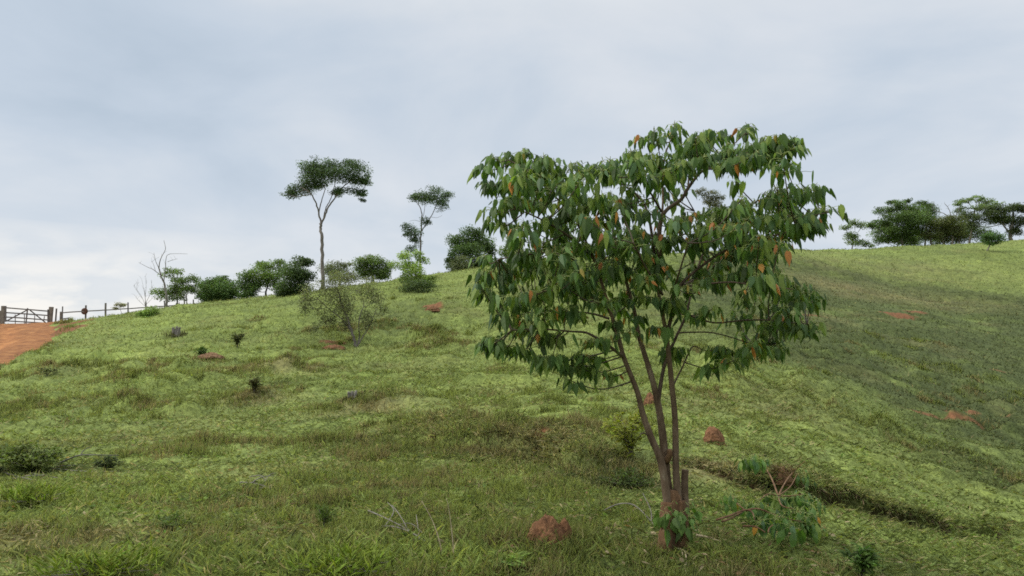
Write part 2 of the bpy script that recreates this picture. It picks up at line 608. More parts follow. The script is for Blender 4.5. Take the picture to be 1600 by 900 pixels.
def curve_pts(pts, n):
    """Catmull-Rom through points"""
    pts = [Vector(p) for p in pts]
    if len(pts) < 3:
        return [pts[0].lerp(pts[-1], i / (n - 1)) for i in range(n)]
    out = []
    m = len(pts) - 1
    for i in range(n):
        t = i / (n - 1) * m
        k = min(int(t), m - 1)
        t -= k
        p0, p1, p2, p3 = pts[max(k - 1, 0)], pts[k], pts[k + 1], pts[min(k + 2, m)]
        out.append(.5 * ((2 * p1) + (p2 - p0) * t + (2 * p0 - 5 * p1 + 4 * p2 - p3) * t * t + (3 * p1 - p0 - 3 * p2 + p3) * t ** 3))
    return out


def norm(a):
    return a / np.maximum(np.linalg.norm(a, axis=-1, keepdims=True), 1e-9)


def scatter(tv, tf, pos, A, B, L, W, D=None):
    """copies of a template (along, side, normal) as one vertex / triangle set"""
    C = np.cross(A, B)
    D = L if D is None else D
    k = len(tv)
    v = (pos[:, None] + A[:, None] * (tv[None, :, 0] * L[:, None])[..., None] + B[:, None] * (tv[None, :, 1] * W[:, None])[..., None]
         + C[:, None] * (tv[None, :, 2] * D[:, None])[..., None])
    f = np.asarray(tf)[None] + (np.arange(len(pos)) * k)[:, None, None]
    return v.reshape(-1, 3), f.reshape(-1, np.asarray(tf).shape[1])


def heart_template():
    m = [(0, 0, 0), (.25, 0, .02), (.5, 0, .03), (.75, 0, .01), (1.0, 0, -.08)]
    s = [(-.11, .15), (.04, .40), (.28, .47), (.55, .31), (.79, .12)]
    v = list(m)
    for sg in (1, -1):
        for a, b in s:
            v.append((a, b * sg, -.30 * b - .02))
    f = []
    for o, rev in ((5, False), (10, True)):
        q = [(0, o, o + 1), (0, o + 1, o + 2), (0, o + 2, 1), (1, o + 2, o + 3), (1, o + 3, 2), (2, o + 3, o + 4), (2, o + 4, 3), (3, o + 4, 4)]
        f += [(x[0], x[2], x[1]) if rev else x for x in q]
    return np.array(v, float), f


HEART = heart_template()
RHOMB = (np.array([(0, 0, 0), (.45, .5, -.1), (1, 0, -.06), (.45, -.5, -.1)], float), [(0, 1, 2), (0, 2, 3)])
LANCE = (np.array([(0, 0, 0), (.3, .5, -.05), (.65, .38, -.05), (1, 0, -.22), (.65, -.38, -.05), (.3, -.5, -.05), (.5, 0, .03)], float),
         [(0, 1, 6), (1, 2, 6), (2, 3, 6), (3, 4, 6), (4, 5, 6), (5, 0, 6)])


# ------------------------------------------------------------------ materials
def new_mat(name):
    m = bpy.data.materials.new(name)
    m.use_nodes = True
    m.node_tree.nodes.clear()
    return m, m.node_tree


def leaf_mat(name, rough=.5, spec=.4, trans=.3, tcol=(1.15, 1.25, .55), back=None, lay=False):
    m, t = new_mat(name)
    at = node(t, 'ShaderNodeAttribute', attribute_name='tint')
    col = at.outputs['Color']
    tc = t.nodes.new('ShaderNodeTexCoord')
    nz = node(t, 'ShaderNodeTexNoise')
    nz.inputs['Scale'].default_value = 9
    t.links.new(tc.outputs['Object'], nz.inputs['Vector'])
    v = ramp(t, nz.outputs[0], [(.3, (.8, .8, .8)), (.7, (1.2, 1.2, 1.2))])
    col = mixc(t, 1.0, col, v, 'MULTIPLY')
    front = col
    if back:
        geo = t.nodes.new('ShaderNodeNewGeometry')
        front = mixc(t, geo.outputs['Backfacing'], col, mixc(t, 1.0, col, back, 'MULTIPLY'))
    bs = t.nodes.new('ShaderNodeBsdfPrincipled')
    t.links.new(front, bs.inputs['Base Color'])
    bs.inputs['Roughness'].default_value = rough
    bs.inputs['Specular IOR Level'].default_value = spec
    tr = t.nodes.new('ShaderNodeBsdfTranslucent')
    if lay:                                    # blades of a mat share the lie of the ground
        nn = node(t, 'ShaderNodeAttribute', attribute_name='lay')
        t.links.new(nn.outputs['Vector'], bs.inputs['Normal'])
    t.links.new(mixc(t, 1.0, col, tcol, 'MULTIPLY'), tr.inputs[0])
    mx = t.nodes.new('ShaderNodeMixShader')
    mx.inputs[0].default_value = trans
    t.links.new(bs.outputs[0], mx.inputs[1])
    t.links.new(tr.outputs[0], mx.inputs[2])
    out = t.nodes.new('ShaderNodeOutputMaterial')
    t.links.new(mx.outputs[0], out.inputs[0])
    return m


def rough_mat(name, stops, scale=6, stretch=(1, 1, 1), bump=.3, bdist=.02, rough=.9, detail=6, tint=True):
    m, t = new_mat(name)
    tc = t.nodes.new('ShaderNodeTexCoord')
    mp = t.nodes.new('ShaderNodeMapping')
    mp.inputs['Scale'].default_value = stretch
    t.links.new(tc.outputs['Object'], mp.inputs[0])
    nz = node(t, 'ShaderNodeTexNoise')
    nz.inputs['Scale'].default_value = scale
    nz.inputs['Detail'].default_value = detail
    nz.inputs['Roughness'].default_value = .62
    t.links.new(mp.outputs[0], nz.inputs['Vector'])
    col = ramp(t, nz.outputs[0], stops)
    if tint:
        at = node(t, 'ShaderNodeAttribute', attribute_name='tint')
        col = mixc(t, 1.0, col, at.outputs['Color'], 'MULTIPLY')
    bs = t.nodes.new('ShaderNodeBsdfPrincipled')
    t.links.new(col, bs.inputs['Base Color'])
    bs.inputs['Roughness'].default_value = rough
    bs.inputs['Specular IOR Level'].default_value = .2
    bp = t.nodes.new('ShaderNodeBump')
    bp.inputs['Strength'].default_value = bump
    bp.inputs['Distance'].default_value = bdist
    t.links.new(nz.outputs[0], bp.inputs['Height'])
    t.links.new(bp.outputs[0], bs.inputs['Normal'])
    out = t.nodes.new('ShaderNodeOutputMaterial')
    t.links.new(bs.outputs[0], out.inputs[0])
    return m


def ground_mat():
    m, t = new_mat('pasture_ground')
    at = node(t, 'ShaderNodeAttribute', attribute_name='tint')
    so = node(t, 'ShaderNodeAttribute', attribute_name='soil')
    bk = node(t, 'ShaderNodeAttribute', attribute_name='cut')
    tc = t.nodes.new('ShaderNodeTexCoord')
    def noi(scale, det):
        n = node(t, 'ShaderNodeTexNoise')
        n.inputs['Scale'].default_value = scale
        n.inputs['Detail'].default_value = det
        n.inputs['Roughness'].default_value = .65
        t.links.new(tc.outputs['Object'], n.inputs['Vector'])
        return n.outputs[0]
    a, b, fine = noi(7, 5), noi(1.6, 6), noi(42, 4)
    v = ramp(t, a, [(.32, (.62, .62, .62)), (.5, (.95, .95, .95)), (.68, (1.3, 1.28, 1.2))])
    v2 = ramp(t, b, [(.3, (.78, .8, .82)), (.7, (1.18, 1.16, 1.05))])
    g = mixc(t, 1.0, mixc(t, 1.0, at.outputs['Color'], v, 'MULTIPLY'), v2, 'MULTIPLY')
    g = mixc(t, 1.0, g, ramp(t, fine, [(.34, (.5, .52, .5)), (.5, (.95, .95, .95)), (.64, (1.4, 1.38, 1.3))]), 'MULTIPLY')
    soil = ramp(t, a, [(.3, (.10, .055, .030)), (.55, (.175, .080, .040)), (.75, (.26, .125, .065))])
    cut = ramp(t, a, [(.3, (.028, .019, .012)), (.5, (.052, .035, .021)), (.68, (.105, .062, .034))])  # dark brown soil, darkened further to paint the overhang's shade
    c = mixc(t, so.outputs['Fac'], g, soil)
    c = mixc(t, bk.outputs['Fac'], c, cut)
    bs = t.nodes.new('ShaderNodeBsdfPrincipled')
    bs.inputs['Roughness'].default_value = .95
    bs.inputs['Specular IOR Level'].default_value = .1
    t.links.new(c, bs.inputs['Base Color'])
    bp = t.nodes.new('ShaderNodeBump')
    bp.inputs['Strength'].default_value = .6
    bp.inputs['Distance'].default_value = .05
    t.links.new(a, bp.inputs['Height'])
    t.links.new(bp.outputs[0], bs.inputs['Normal'])
    out = t.nodes.new('ShaderNodeOutputMaterial')
    t.links.new(bs.outputs[0], out.inputs[0])
    return m


M_GROUND = ground_mat()
M_GRASS = leaf_mat('grass_blades', .65, .15, .5, (1.35, 1.35, .75), lay=True)
M_LEAF = leaf_mat('broad_leaves', .5, .28, .34, (1.3, 1.5, .35), (1.25, 1.2, 1.1))
M_FAR = leaf_mat('tree_foliage', .6, .2, .36)
M_BARK = rough_mat('smooth_bark', [(.3, (.060, .038, .025)), (.45, (.115, .076, .050)), (.6, (.165, .115, .078)), (.72, (.26, .205, .155))], 16, (1, 1, .4), .7, .012)
M_LIMB = rough_mat('limb_bark', [(.3, (.050, .034, .026)), (.5, (.095, .066, .050)), (.7, (.15, .11, .085))], 16, (1, 1, .4), .6, .01)
M_STUMP = rough_mat('stump_bark', [(.3, (.040, .024, .015)), (.45, (.13, .070, .038)), (.6, (.20, .115, .062)), (.72, (.27, .19, .12))], 14, (1, 1, .3), 1.0, .025)
M_GREY = rough_mat('weathered_wood', [(.3, (.10, .088, .076)), (.55, (.175, .158, .14)), (.75, (.26, .24, .215))], 8, (1, 1, .4), .4, .01)
M_DARKWOOD = rough_mat('dark_timber', [(.3, (.085, .076, .074)), (.6, (.15, .137, .132)), (.8, (.22, .20, .19))], 6, (1, 1, 1), .3, .01)
M_FARBARK = rough_mat('pale_bark', [(.3, (.10, .085, .075)), (.6, (.19, .165, .15)), (.8, (.27, .24, .22))], 2.5, (1, 1, .4), .4, .03)
M_EARTH = rough_mat('termite_earth', [(.28, (.085, .042, .023)), (.48, (.165, .080, .041)), (.62, (.22, .108, .054)), (.75, (.30, .165, .09))], 14, (1, 1, 1), 1.0, .05)
M_ROAD = rough_mat('red_dirt', [(.30, (.13, .050, .020)), (.5, (.225, .092, .032)), (.70, (.34, .160, .058))], 1.9, (1, 1, 1), .8, .12)
M_RUST = rough_mat('rusty_metal', [(.3, (.060, .032, .024)), (.7, (.13, .065, .045))], 5, (1, 1, 1), .3, .01)
M_STRAW = rough_mat('dry_stalk', [(.3, (.22, .17, .11)), (.7, (.42, .35, .24))], 12, (1, 1, .4), .3, .005)


# ------------------------------------------------------------------ ground
def build_ground():
    th = np.concatenate([np.linspace(-math.pi, -.95, 60, endpoint=False), np.linspace(-.95, .95, 900), np.linspace(.95, math.pi, 60)[1:-1]])
    r = np.concatenate([[.4, .9, 1.5, 2.1, 2.6], np.exp(np.linspace(math.log(3.0), math.log(150), 620)), np.exp(np.linspace(math.log(156), math.log(4500), 40))])
    TH, RR = np.meshgrid(th, r)
    x, y = (np.sin(TH) * RR).ravel(), (np.cos(TH) * RR).ravel()
    z = H(x, y)
    m = ground_masks(x, y)
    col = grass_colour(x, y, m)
    for pts, hgt, seed in ((BANK, .18, 21),):     # the foot of the bank is undercut
        d, s, t = seg_dist(x, y, pts)
        sd_ = d * s + .16 * fbm(x, y, .7, 3, seed)
        e = .01
        gx = (seg_dist(x + e, y, pts)[0] * seg_dist(x + e, y, pts)[1] - d * s) / e
        gy = (seg_dist(x, y + e, pts)[0] * seg_dist(x, y + e, pts)[1] - d * s) / e
        gl = np.maximum(np.hypot(gx, gy), 1e-6)
        sh = .12 * smooth(-.5, -.06, sd_) * (1 - smooth(-.03, .015, sd_)) * smooth(0, .08, t) * smooth(1, .9, t) * (d < .8)
        x = x + gx / gl * sh
        y = y + gy / gl * sh
    nt, nr = len(th), len(r)
    i = np.arange(nr - 1)[:, None] * nt + np.arange(nt)[None]
    j = np.arange(nr - 1)[:, None] * nt + (np.arange(nt)[None] + 1) % nt
    quads = np.stack([i, j, j + nt, i + nt], -1).reshape(-1, 4)
    verts = np.stack([x, y, z], 1)
    # close the middle
    verts = np.concatenate([verts, [[0, 0, gz(0, 0)]]])
    col = np.concatenate([col, col[:1]])
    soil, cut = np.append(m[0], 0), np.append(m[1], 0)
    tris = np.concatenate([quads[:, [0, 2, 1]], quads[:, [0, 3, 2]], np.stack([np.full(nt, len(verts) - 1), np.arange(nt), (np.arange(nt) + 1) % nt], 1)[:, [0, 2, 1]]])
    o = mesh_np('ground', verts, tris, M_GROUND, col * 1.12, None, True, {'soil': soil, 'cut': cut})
    o['kind'] = 'structure'


build_ground()


def build_road():
    pts = [Vector((a, b, 0)) for a, b in ROADC]
    c = curve_pts(pts, 110)
    na = 28
    v, t = [], []
    for i, p in enumerate(c):
        d = (c[min(i + 1, len(c) - 1)] - c[max(i - 1, 0)]).normalized()
        n = Vector((d.y, -d.x, 0))
        for k in range(na):
            s = (k / (na - 1) * 2 - 1)
            q = p - n * s * (ROADW + .1 + .55 * float(fbm(np.array([p.x * 1.0]), np.array([p.y + (50 if s > 0 else 0)]), 1.6, 3, 55)[0]))
            v.append((q.x, q.y, s))
    v = np.array(v)
    s = v[:, 2]
    z = base_h(v[:, 0], v[:, 1])
    rut = -.16 * (np.exp(-((s - .34) / .10) ** 2) + np.exp(-((s + .10) / .10) ** 2)) + .05 * fbm(v[:, 0], v[:, 1], .9, 3, 51)
    z = z + .03 + rut - .25 * np.abs(s) ** 8
    tone = 1 + .34 * np.exp(-((s - .34) / .12) ** 2) + .34 * np.exp(-((s + .10) / .12) ** 2) - .28 * np.exp(-((s - .12) / .1) ** 2) + .15 * fbm(v[:, 0], v[:, 1], 1.5, 2, 52)
    verts = np.stack([v[:, 0], v[:, 1], z], 1)
    f = []
    for i in range(len(c) - 1):
        for k in range(na - 1):
            a = i * na + k
            f += [(a, a + 1, a + na + 1), (a, a + na + 1, a + na)]
    o = mesh_np('dirt_road', verts, f, M_ROAD, np.clip(tone, .6, 1.4)[:, None] * np.ones(3), None, True)
    o['kind'] = 'structure'
    o['label'] = 'rutted red dirt road climbing to the gate'


build_road()


# ------------------------------------------------------------------ grass
def build_grass():
    def sample(n, r0, r1, thm=.80):
        r = np.exp(rng.uniform(math.log(r0), math.log(r1), n))
        th = rng.uniform(-thm, thm, n)
        return np.sin(th) * r, np.cos(th) * r

    BLADE = (np.array([(0, -.5, 0), (0, .5, 0), (.55, -.38, .10), (.55, .38, .10), (1, 0, -.10)], float), [(0, 1, 3), (0, 3, 2), (2, 3, 4)])
    TRI = (np.array([(0, -.5, 0), (0, .5, 0), (1, 0, .0)], float), [(0, 1, 2)])
    V, T, Cc, NN, n0 = [], [], [], [], 0
    def along(n, pts, lo, hi):
        k = rng.integers(0, len(pts) - 1, n)
        p = np.array(pts)
        u = rng.random(n)[:, None]
        q = p[k] * (1 - u) + p[k + 1] * u
        d = norm(p[k + 1] - p[k])
        off = rng.uniform(lo, hi, n)[:, None]
        q = q + np.stack([-d[:, 1], d[:, 0]], 1) * off
        return q[:, 0], q[:, 1]

    for n, r0, r1, tmpl in ((170000, 3.4, 24, BLADE), (300000, 20, 130, TRI), (14000, BANK, 0, BLADE), (18000, BANK2, 0, BLADE)):
        bank = not isinstance(r0, float) and not isinstance(r0, int)
        x, y = along(n, r0, -.1 if r0 is BANK else -.75, .35 if r0 is BANK else .6) if bank else sample(n, r0, r1)
        m = ground_masks(x, y)
        soil, bankf, dry, dark, lime, lush = m
        road = road_mask(x, y)
        thin = fbm(x, y, .5, 2, 61)
        bd, bs_, bt = seg_dist(x, y, BANK)
        bsd = bd * bs_ + .16 * fbm(x, y, .7, 3, 21)
        onface = (bsd > -.12) & (bsd < -.005) & (bt > .04) & (bt < .93)
        keep = ~(onface & (rng.random(n) < .75)) & (rng.random(n) > soil * .93) & (road < .35) & (rng.random(n) > bankf * (.35 if bank else .55)) & (rng.random(n) > .25 - .5 * thin)
        x, y = x[keep], y[keep]
        m = tuple(q[keep] for q in m)
        soil, bankf, dry, dark, lime, lush = m
        n = len(x)
        r = np.hypot(x, y)
        z = H(x, y)
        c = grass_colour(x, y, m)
        # single blades differ: straw, deep green, yellowed
        u = rng.random(n)
        vr = 1 - .55 * smooth(9, 26, r)
        straw = (u < (.06 + .22 * dry) * vr)
        yel = (u > .80)
        c = c * (1.05 + rng.uniform(-.4, .42, n) * vr)[:, None]
        c[straw] = c[straw] * .3 + np.array([.30, .245, .135]) * rng.uniform(.6, 1.2, straw.sum())[:, None]
        c[yel] = c[yel] * np.array([1.18, 1.05, .85])
        clump = np.clip(fbm(x, y, .22, 2, 62) + .2, -.3, 1)
        tall = 1 + .9 * lush + .5 * clump + .35 * np.maximum(fbm(x, y, 2.0, 2, 63), 0)
        L = .064 * tall * rng.uniform(.55, 1.5, n) * (np.maximum(r, 6) / 6) ** .25
        W = .0100 * (1 + .35 * lush) * rng.uniform(.6, 1.4, n) * (np.maximum(r, 5.5) / 5.5) ** .66
        lean = R(1) * np.clip(rng.normal(0, 15, n) + 74 - 24 * smooth(12, 34, r) - 20 * lush, 4, 90)
        az = rng.uniform(0, 2 * math.pi, n)
        A = np.stack([np.cos(az) * np.sin(lean), np.sin(az) * np.sin(lean), np.cos(lean)], 1)
        tw = rng.uniform(0, 2 * math.pi, n)
        up = np.stack([np.cos(tw), np.sin(tw), rng.normal(0, .3, n)], 1)
        B = norm(np.cross(A, up))
        lift = rng.uniform(-.01, .035, n) * (np.maximum(r, 6) / 6) ** .3
        pos = np.stack([x, y, z + lift], 1)
        e = .08 + r * .006
        tn = norm(np.stack([(z - H(x + e, y)) / e, (z - H(x, y + e)) / e, np.ones(n)], 1))
        bn = np.cross(A, B)
        bn = bn * np.sign((bn * tn).sum(1) + 1e-9)[:, None]
        NN.append(np.repeat(norm(tn + .75 * bn), len(tmpl[0]), 0))
        v, f = scatter(tmpl[0], tmpl[1], pos, A, B, L, W)
        V.append(v)
        T.append(f + n0)
        n0 += len(v)
        shade = np.repeat(c, len(tmpl[0]), 0)
        Cc.append(shade)
    nc, nb = 1100, 70
    cx, cy = sample(nc * 3, 5, 48)
    w = fbm(cx, cy, 3.5, 3, 81) + .25 * rng.random(nc * 3)
    o_ = np.argsort(-w)[:nc]
    cx, cy = cx[o_], cy[o_]
    hx = np.concatenate([f[0] + rng.normal(0, .5, 26) * f[2] for f in HUMPS])
    hy = np.concatenate([f[1] + rng.normal(0, .5, 26) * f[3] for f in HUMPS])
    bx_, by_ = along(90, BANK2, -.5, .3)
    ex_, ey_ = along(45, ROADC, ROADW + .1, ROADW + .9)
    mx, my = ground_px(866, 852, H)
    ang = rng.uniform(0, 6.28, 34)
    mx, my = mx + np.cos(ang) * rng.uniform(.2, .34, 34), my + np.sin(ang) * rng.uniform(.16, .3, 34)
    cx, cy = np.concatenate([cx, hx, bx_, ex_, mx]), np.concatenate([cy, hy, by_, ey_, my])
    nh = nc
    nc = len(cx)
    sp = rng.uniform(.03, .12, nc) * (np.maximum(np.hypot(cx, cy), 7) / 7) ** .55
    x = np.repeat(cx, nb) + rng.normal(0, 1, nc * nb) * np.repeat(sp, nb)
    y = np.repeat(cy, nb) + rng.normal(0, 1, nc * nb) * np.repeat(sp, nb)
    keep = (road_mask(x, y) < .2)
    hue = rng.random(nc)
    hue[nh:] *= .6
    base_c = np.where(hue[:, None] < .25, np.array([.22, .19, .09]), np.where(hue[:, None] < .7, np.array([.175, .205, .06]), np.array([.20, .235, .06])))
    c = np.repeat(base_c, nb, 0) * rng.uniform(.6, 1.35, nc * nb)[:, None]
    hgt = np.repeat(rng.uniform(.07, .17, nc), nb) * rng.uniform(.5, 1.2, nc * nb)
    x, y, c, hgt = x[keep], y[keep], c[keep], hgt[keep]
    n = len(x)
    r = np.hypot(x, y)
    lean = np.abs(rng.normal(0, .45, n))
    az = rng.uniform(0, 6.28, n)
    A = np.stack([np.cos(az) * np.sin(lean), np.sin(az) * np.sin(lean), np.cos(lean)], 1)
    B = norm(np.cross(A, np.stack([np.cos(az + 1.6), np.sin(az + 1.6), np.zeros(n)], 1) + rng.normal(0, .4, (n, 3))))
    v, f = scatter(BLADE[0], BLADE[1], np.stack([x, y, H(x, y) - .01], 1), A, B, hgt * (np.maximum(r, 7) / 7) ** .3, .006 * (np.maximum(r, 6) / 6) ** .8)
    V.append(v)
    T.append(f + n0)
    n0 += len(v)
    Cc.append(np.repeat(c, 5, 0))
    bn = np.cross(A, B)
    bn = bn * np.sign(bn[:, 2] + 1e-9)[:, None]
    NN.append(np.repeat(norm(bn + np.array([0, 0, .6])), 5, 0))
    o = mesh_np('grass', np.concatenate(V), np.concatenate(T), M_GRASS, np.clip(np.concatenate(Cc), .005, .8), None, False)
    a = o.data.attributes.new('lay', 'FLOAT_VECTOR', 'POINT')
    a.data.foreach_set('vector', np.concatenate(NN).astype(np.float32).ravel())
    o['kind'] = 'stuff'
    tag(o, 'short green pasture grass covering the hillside', 'grass')


build_grass()
def build_lip():
    n = 2600
    p = np.array(BANK)
    k = rng.integers(0, len(p) - 1, n)
    u = rng.random(n)[:, None]
    q = p[k] * (1 - u) + p[k + 1] * u
    d = norm(p[k + 1] - p[k])
    nn = np.stack([-d[:, 1], d[:, 0]], 1)
    wob = .16 * fbm(q[:, 0], q[:, 1], .7, 3, 21)
    q = q + nn * (-wob + rng.uniform(.0, .09, n))[:, None]
    z = H(q[:, 0], q[:, 1]) + .01
    dn = rng.uniform(.35, 1.6, n)
    A = norm(np.stack([-nn[:, 0] + rng.normal(0, .4, n), -nn[:, 1] + rng.normal(0, .4, n), -dn], 1))
    B = norm(np.cross(A, np.array([0, 1.0, .3]) + rng.normal(0, .5, (n, 3))))
    L = rng.uniform(.03, .10, n) + .09 * (rng.random(n) < .15)
    v, f = scatter(LANCE[0], LANCE[1], np.stack([q[:, 0], q[:, 1], z], 1), A, B, L, rng.uniform(.003, .008, n))
    c = np.where(rng.random(n)[:, None] < .45, np.array([.20, .15, .085])[None], np.array([.12, .15, .045])[None]) * rng.uniform(.45, 1.4, n)[:, None]
    o = mesh_np('overhanging_grass', v, f, M_GRASS2, np.repeat(c, len(LANCE[0]), 0))
    o['kind'] = 'stuff'
    tag(o, 'dry grass and roots hanging over the eroded ledge', 'grass')


def build_litter():
    n = 2600
    r = np.exp(rng.uniform(math.log(4.2), math.log(16), n))
    th = rng.uniform(-.75, .75, n)
    x, y = np.sin(th) * r, np.cos(th) * r
    k = 700                                     # more of it under the big tree
    bx, by = G(1055, 862).xy
    x[:k] = bx + rng.normal(0, .9, k)
    y[:k] = by + rng.normal(0, .7, k)
    keep = np.hypot(x, y) > 3.6
    x, y = x[keep], y[keep]
    n = len(x)
    z = H(x, y) + rng.uniform(.015, .06, n)
    az = rng.uniform(0, 6.28, n)
    A = norm(np.stack([np.cos(az), np.sin(az), rng.normal(0, .25, n)], 1))
    B = norm(np.cross(np.array([0, 0, 1.0]) + rng.normal(0, .4, (n, 3)), A))
    stick = rng.random(n) < .6
    L = np.where(stick, rng.uniform(.05, .16, n), rng.uniform(.03, .07, n))
    W = np.where(stick, rng.uniform(.003, .006, n), L * rng.uniform(.35, .6, n))
    v, f = scatter(LANCE[0], LANCE[1], np.stack([x, y, z], 1), A, B, L, W)
    c = np.where(rng.random(n)[:, None] < .7, np.array([.36, .29, .18])[None], np.array([.22, .13, .07])[None]) * rng.uniform(.55, 1.35, n)[:, None]
    o = mesh_np('leaf_litter', v, f, M_GRASS2, np.repeat(c, len(LANCE[0]), 0))
    o['kind'] = 'stuff'
    tag(o, 'dry straw and fallen leaves strewn in the foreground grass', 'litter')
    # low broad-leaved herbs between the grass
    n = 60000
    r = np.exp(rng.uniform(math.log(3.6), math.log(26), n))
    th = rng.uniform(-.8, .8, n)
    x, y = np.sin(th) * r, np.cos(th) * r
    w = fbm(x, y, .9, 3, 71) + .5 * fbm(x, y, .25, 2, 72)
    soil = ground_masks(x, y)[0]
    keep = (w > .22) & (soil < .4)
    x, y, w, r = x[keep], y[keep], w[keep], r[keep]
    n = len(x)
    z = H(x, y) + rng.uniform(.0, .07, n) * np.clip(w * 2.2, .4, 1.5)
    az = rng.uniform(0, 6.28, n)
    A = norm(np.stack([np.cos(az), np.sin(az), rng.normal(.25, .4, n)], 1))
    B = norm(np.cross(np.array([0, 0, 1.0]) + rng.normal(0, .5, (n, 3)), A))
    L = rng.uniform(.025, .06, n) * (np.maximum(r, 6) / 6) ** .5
    v, f = scatter(LANCE[0], LANCE[1], np.stack([x, y, z], 1), A, B, L, L * rng.uniform(.3, .6, n))
    c = np.array([.135, .175, .042])[None] * rng.uniform(.6, 1.5, n)[:, None] * (1 + rng.normal(0, .08, (n, 3)))
    o = mesh_np('ground_cover', v, f, M_GRASS2, np.repeat(c, len(LANCE[0]), 0))
    o['kind'] = 'stuff'
    tag(o, 'low broad-leaved herbs growing between the pasture grass', 'ground cover')


M_GRASS2 = leaf_mat('herb_leaves', .6, .15, .42, (1.3, 1.35, .7))
build_lip()
build_litter()

# ------------------------------------------------------------------ trees of the slope and the skyline
G_MID, G_DARK, G_BLUE, G_LIGHT, G_OLIVE, G_GREY = (.075, .105, .034), (.042, .062, .026), (.045, .066, .036), (.120, .160, .045), (.105, .110, .045), (.085, .095, .055)


def foliage(clusters, Y, base, leaf, dens, colour, squash=.55, droop=.25, tmpl=RHOMB, clump=7, depth=1.0, aspect=.6):
    """leaf-sized faces in uneven clumps: clusters are (px, py, half width, half height, depth offset) of the real crown"""
    k = Y / F
    leaf = leaf * .82
    pos, tone = [], []
    for c in clusters:
        px, py, rx, ry = c[:4]
        g_ = 1.24 if 53 < Y < 80 else 1.12
        a, b = rx * k * g_, ry * k * (g_ + .02)
        dy = c[4] if len(c) > 4 else random.uniform(-.6, .6) * a * depth
        n = int(dens * 36 * a * b / (leaf * leaf)) + 4
        m = max(4, int(clump * 1.7 * (a * b) ** .5 / .8))
        cen = P(px, py, Y)
        cen.y += dy
        # clump centres sit towards the shell of the cluster
        d = norm(rng.normal(size=(m, 3)))
        rad = rng.uniform(.25, 1.0, m) ** .5
        cc = d * rad[:, None] * np.array([a, a * .8 * depth, b]) * .82
        which = rng.integers(0, m, n)
        sz = min(a, b * 1.6) * .36
        q = cc[which] + np.clip(rng.normal(size=(n, 3)), -1.5, 1.5) * np.array([sz, sz, sz * squash])
        pos.append(q + np.array(cen))
        t = rng.uniform(.62, 1.45, m)  # clumps differ in tone, partly painting lit and dark lobes
        tone.append(t[which] * rng.uniform(.75, 1.3, n))
    pos = np.concatenate(pos)
    tone = np.concatenate(tone)
    n = len(pos)
    az = rng.uniform(0, 2 * math.pi, n)
    el = rng.normal(-droop, .45, n)
    A = np.stack([np.cos(az) * np.cos(el), np.sin(az) * np.cos(el), np.sin(el)], 1)
    upv = np.array([0, 0, 1.0]) + rng.normal(0, .55, (n, 3))
    B = norm(np.cross(upv, A))
    L = leaf * rng.uniform(.6, 1.35, n)
    v, f = scatter(tmpl[0], tmpl[1], pos, A, B, L, L * aspect)
    col = np.array(colour)[None] * 2.0 * tone[:, None] * (1 + rng.normal(0, .06, (n, 3)))
    return v, f, np.repeat(np.clip(col, .008, .5), len(tmpl[0]), 0)


def limb_px(mb, pts, r0, r1, Y, dys=None, sides=7, n=None, wob=.06):
    q = [P(a, b, Y) + Vector((0, (dys[i] if dys else 0), 0)) for i, (a, b) in enumerate(pts)]
    n = n or max(6, len(q) * 4)
    c = curve_pts(q, n)
    jit = (r0 + r1) * .25
    c = [p + Vector((random.uniform(-jit, jit), random.uniform(-jit, jit), 0)) if 0 < i < n - 1 else p for i, p in enumerate(c)]
    rad = [r0 + (r1 - r0) * (i / (n - 1)) ** .8 for i in range(n)]
    mb.tube(c, rad, sides, wob=wob)
    return c


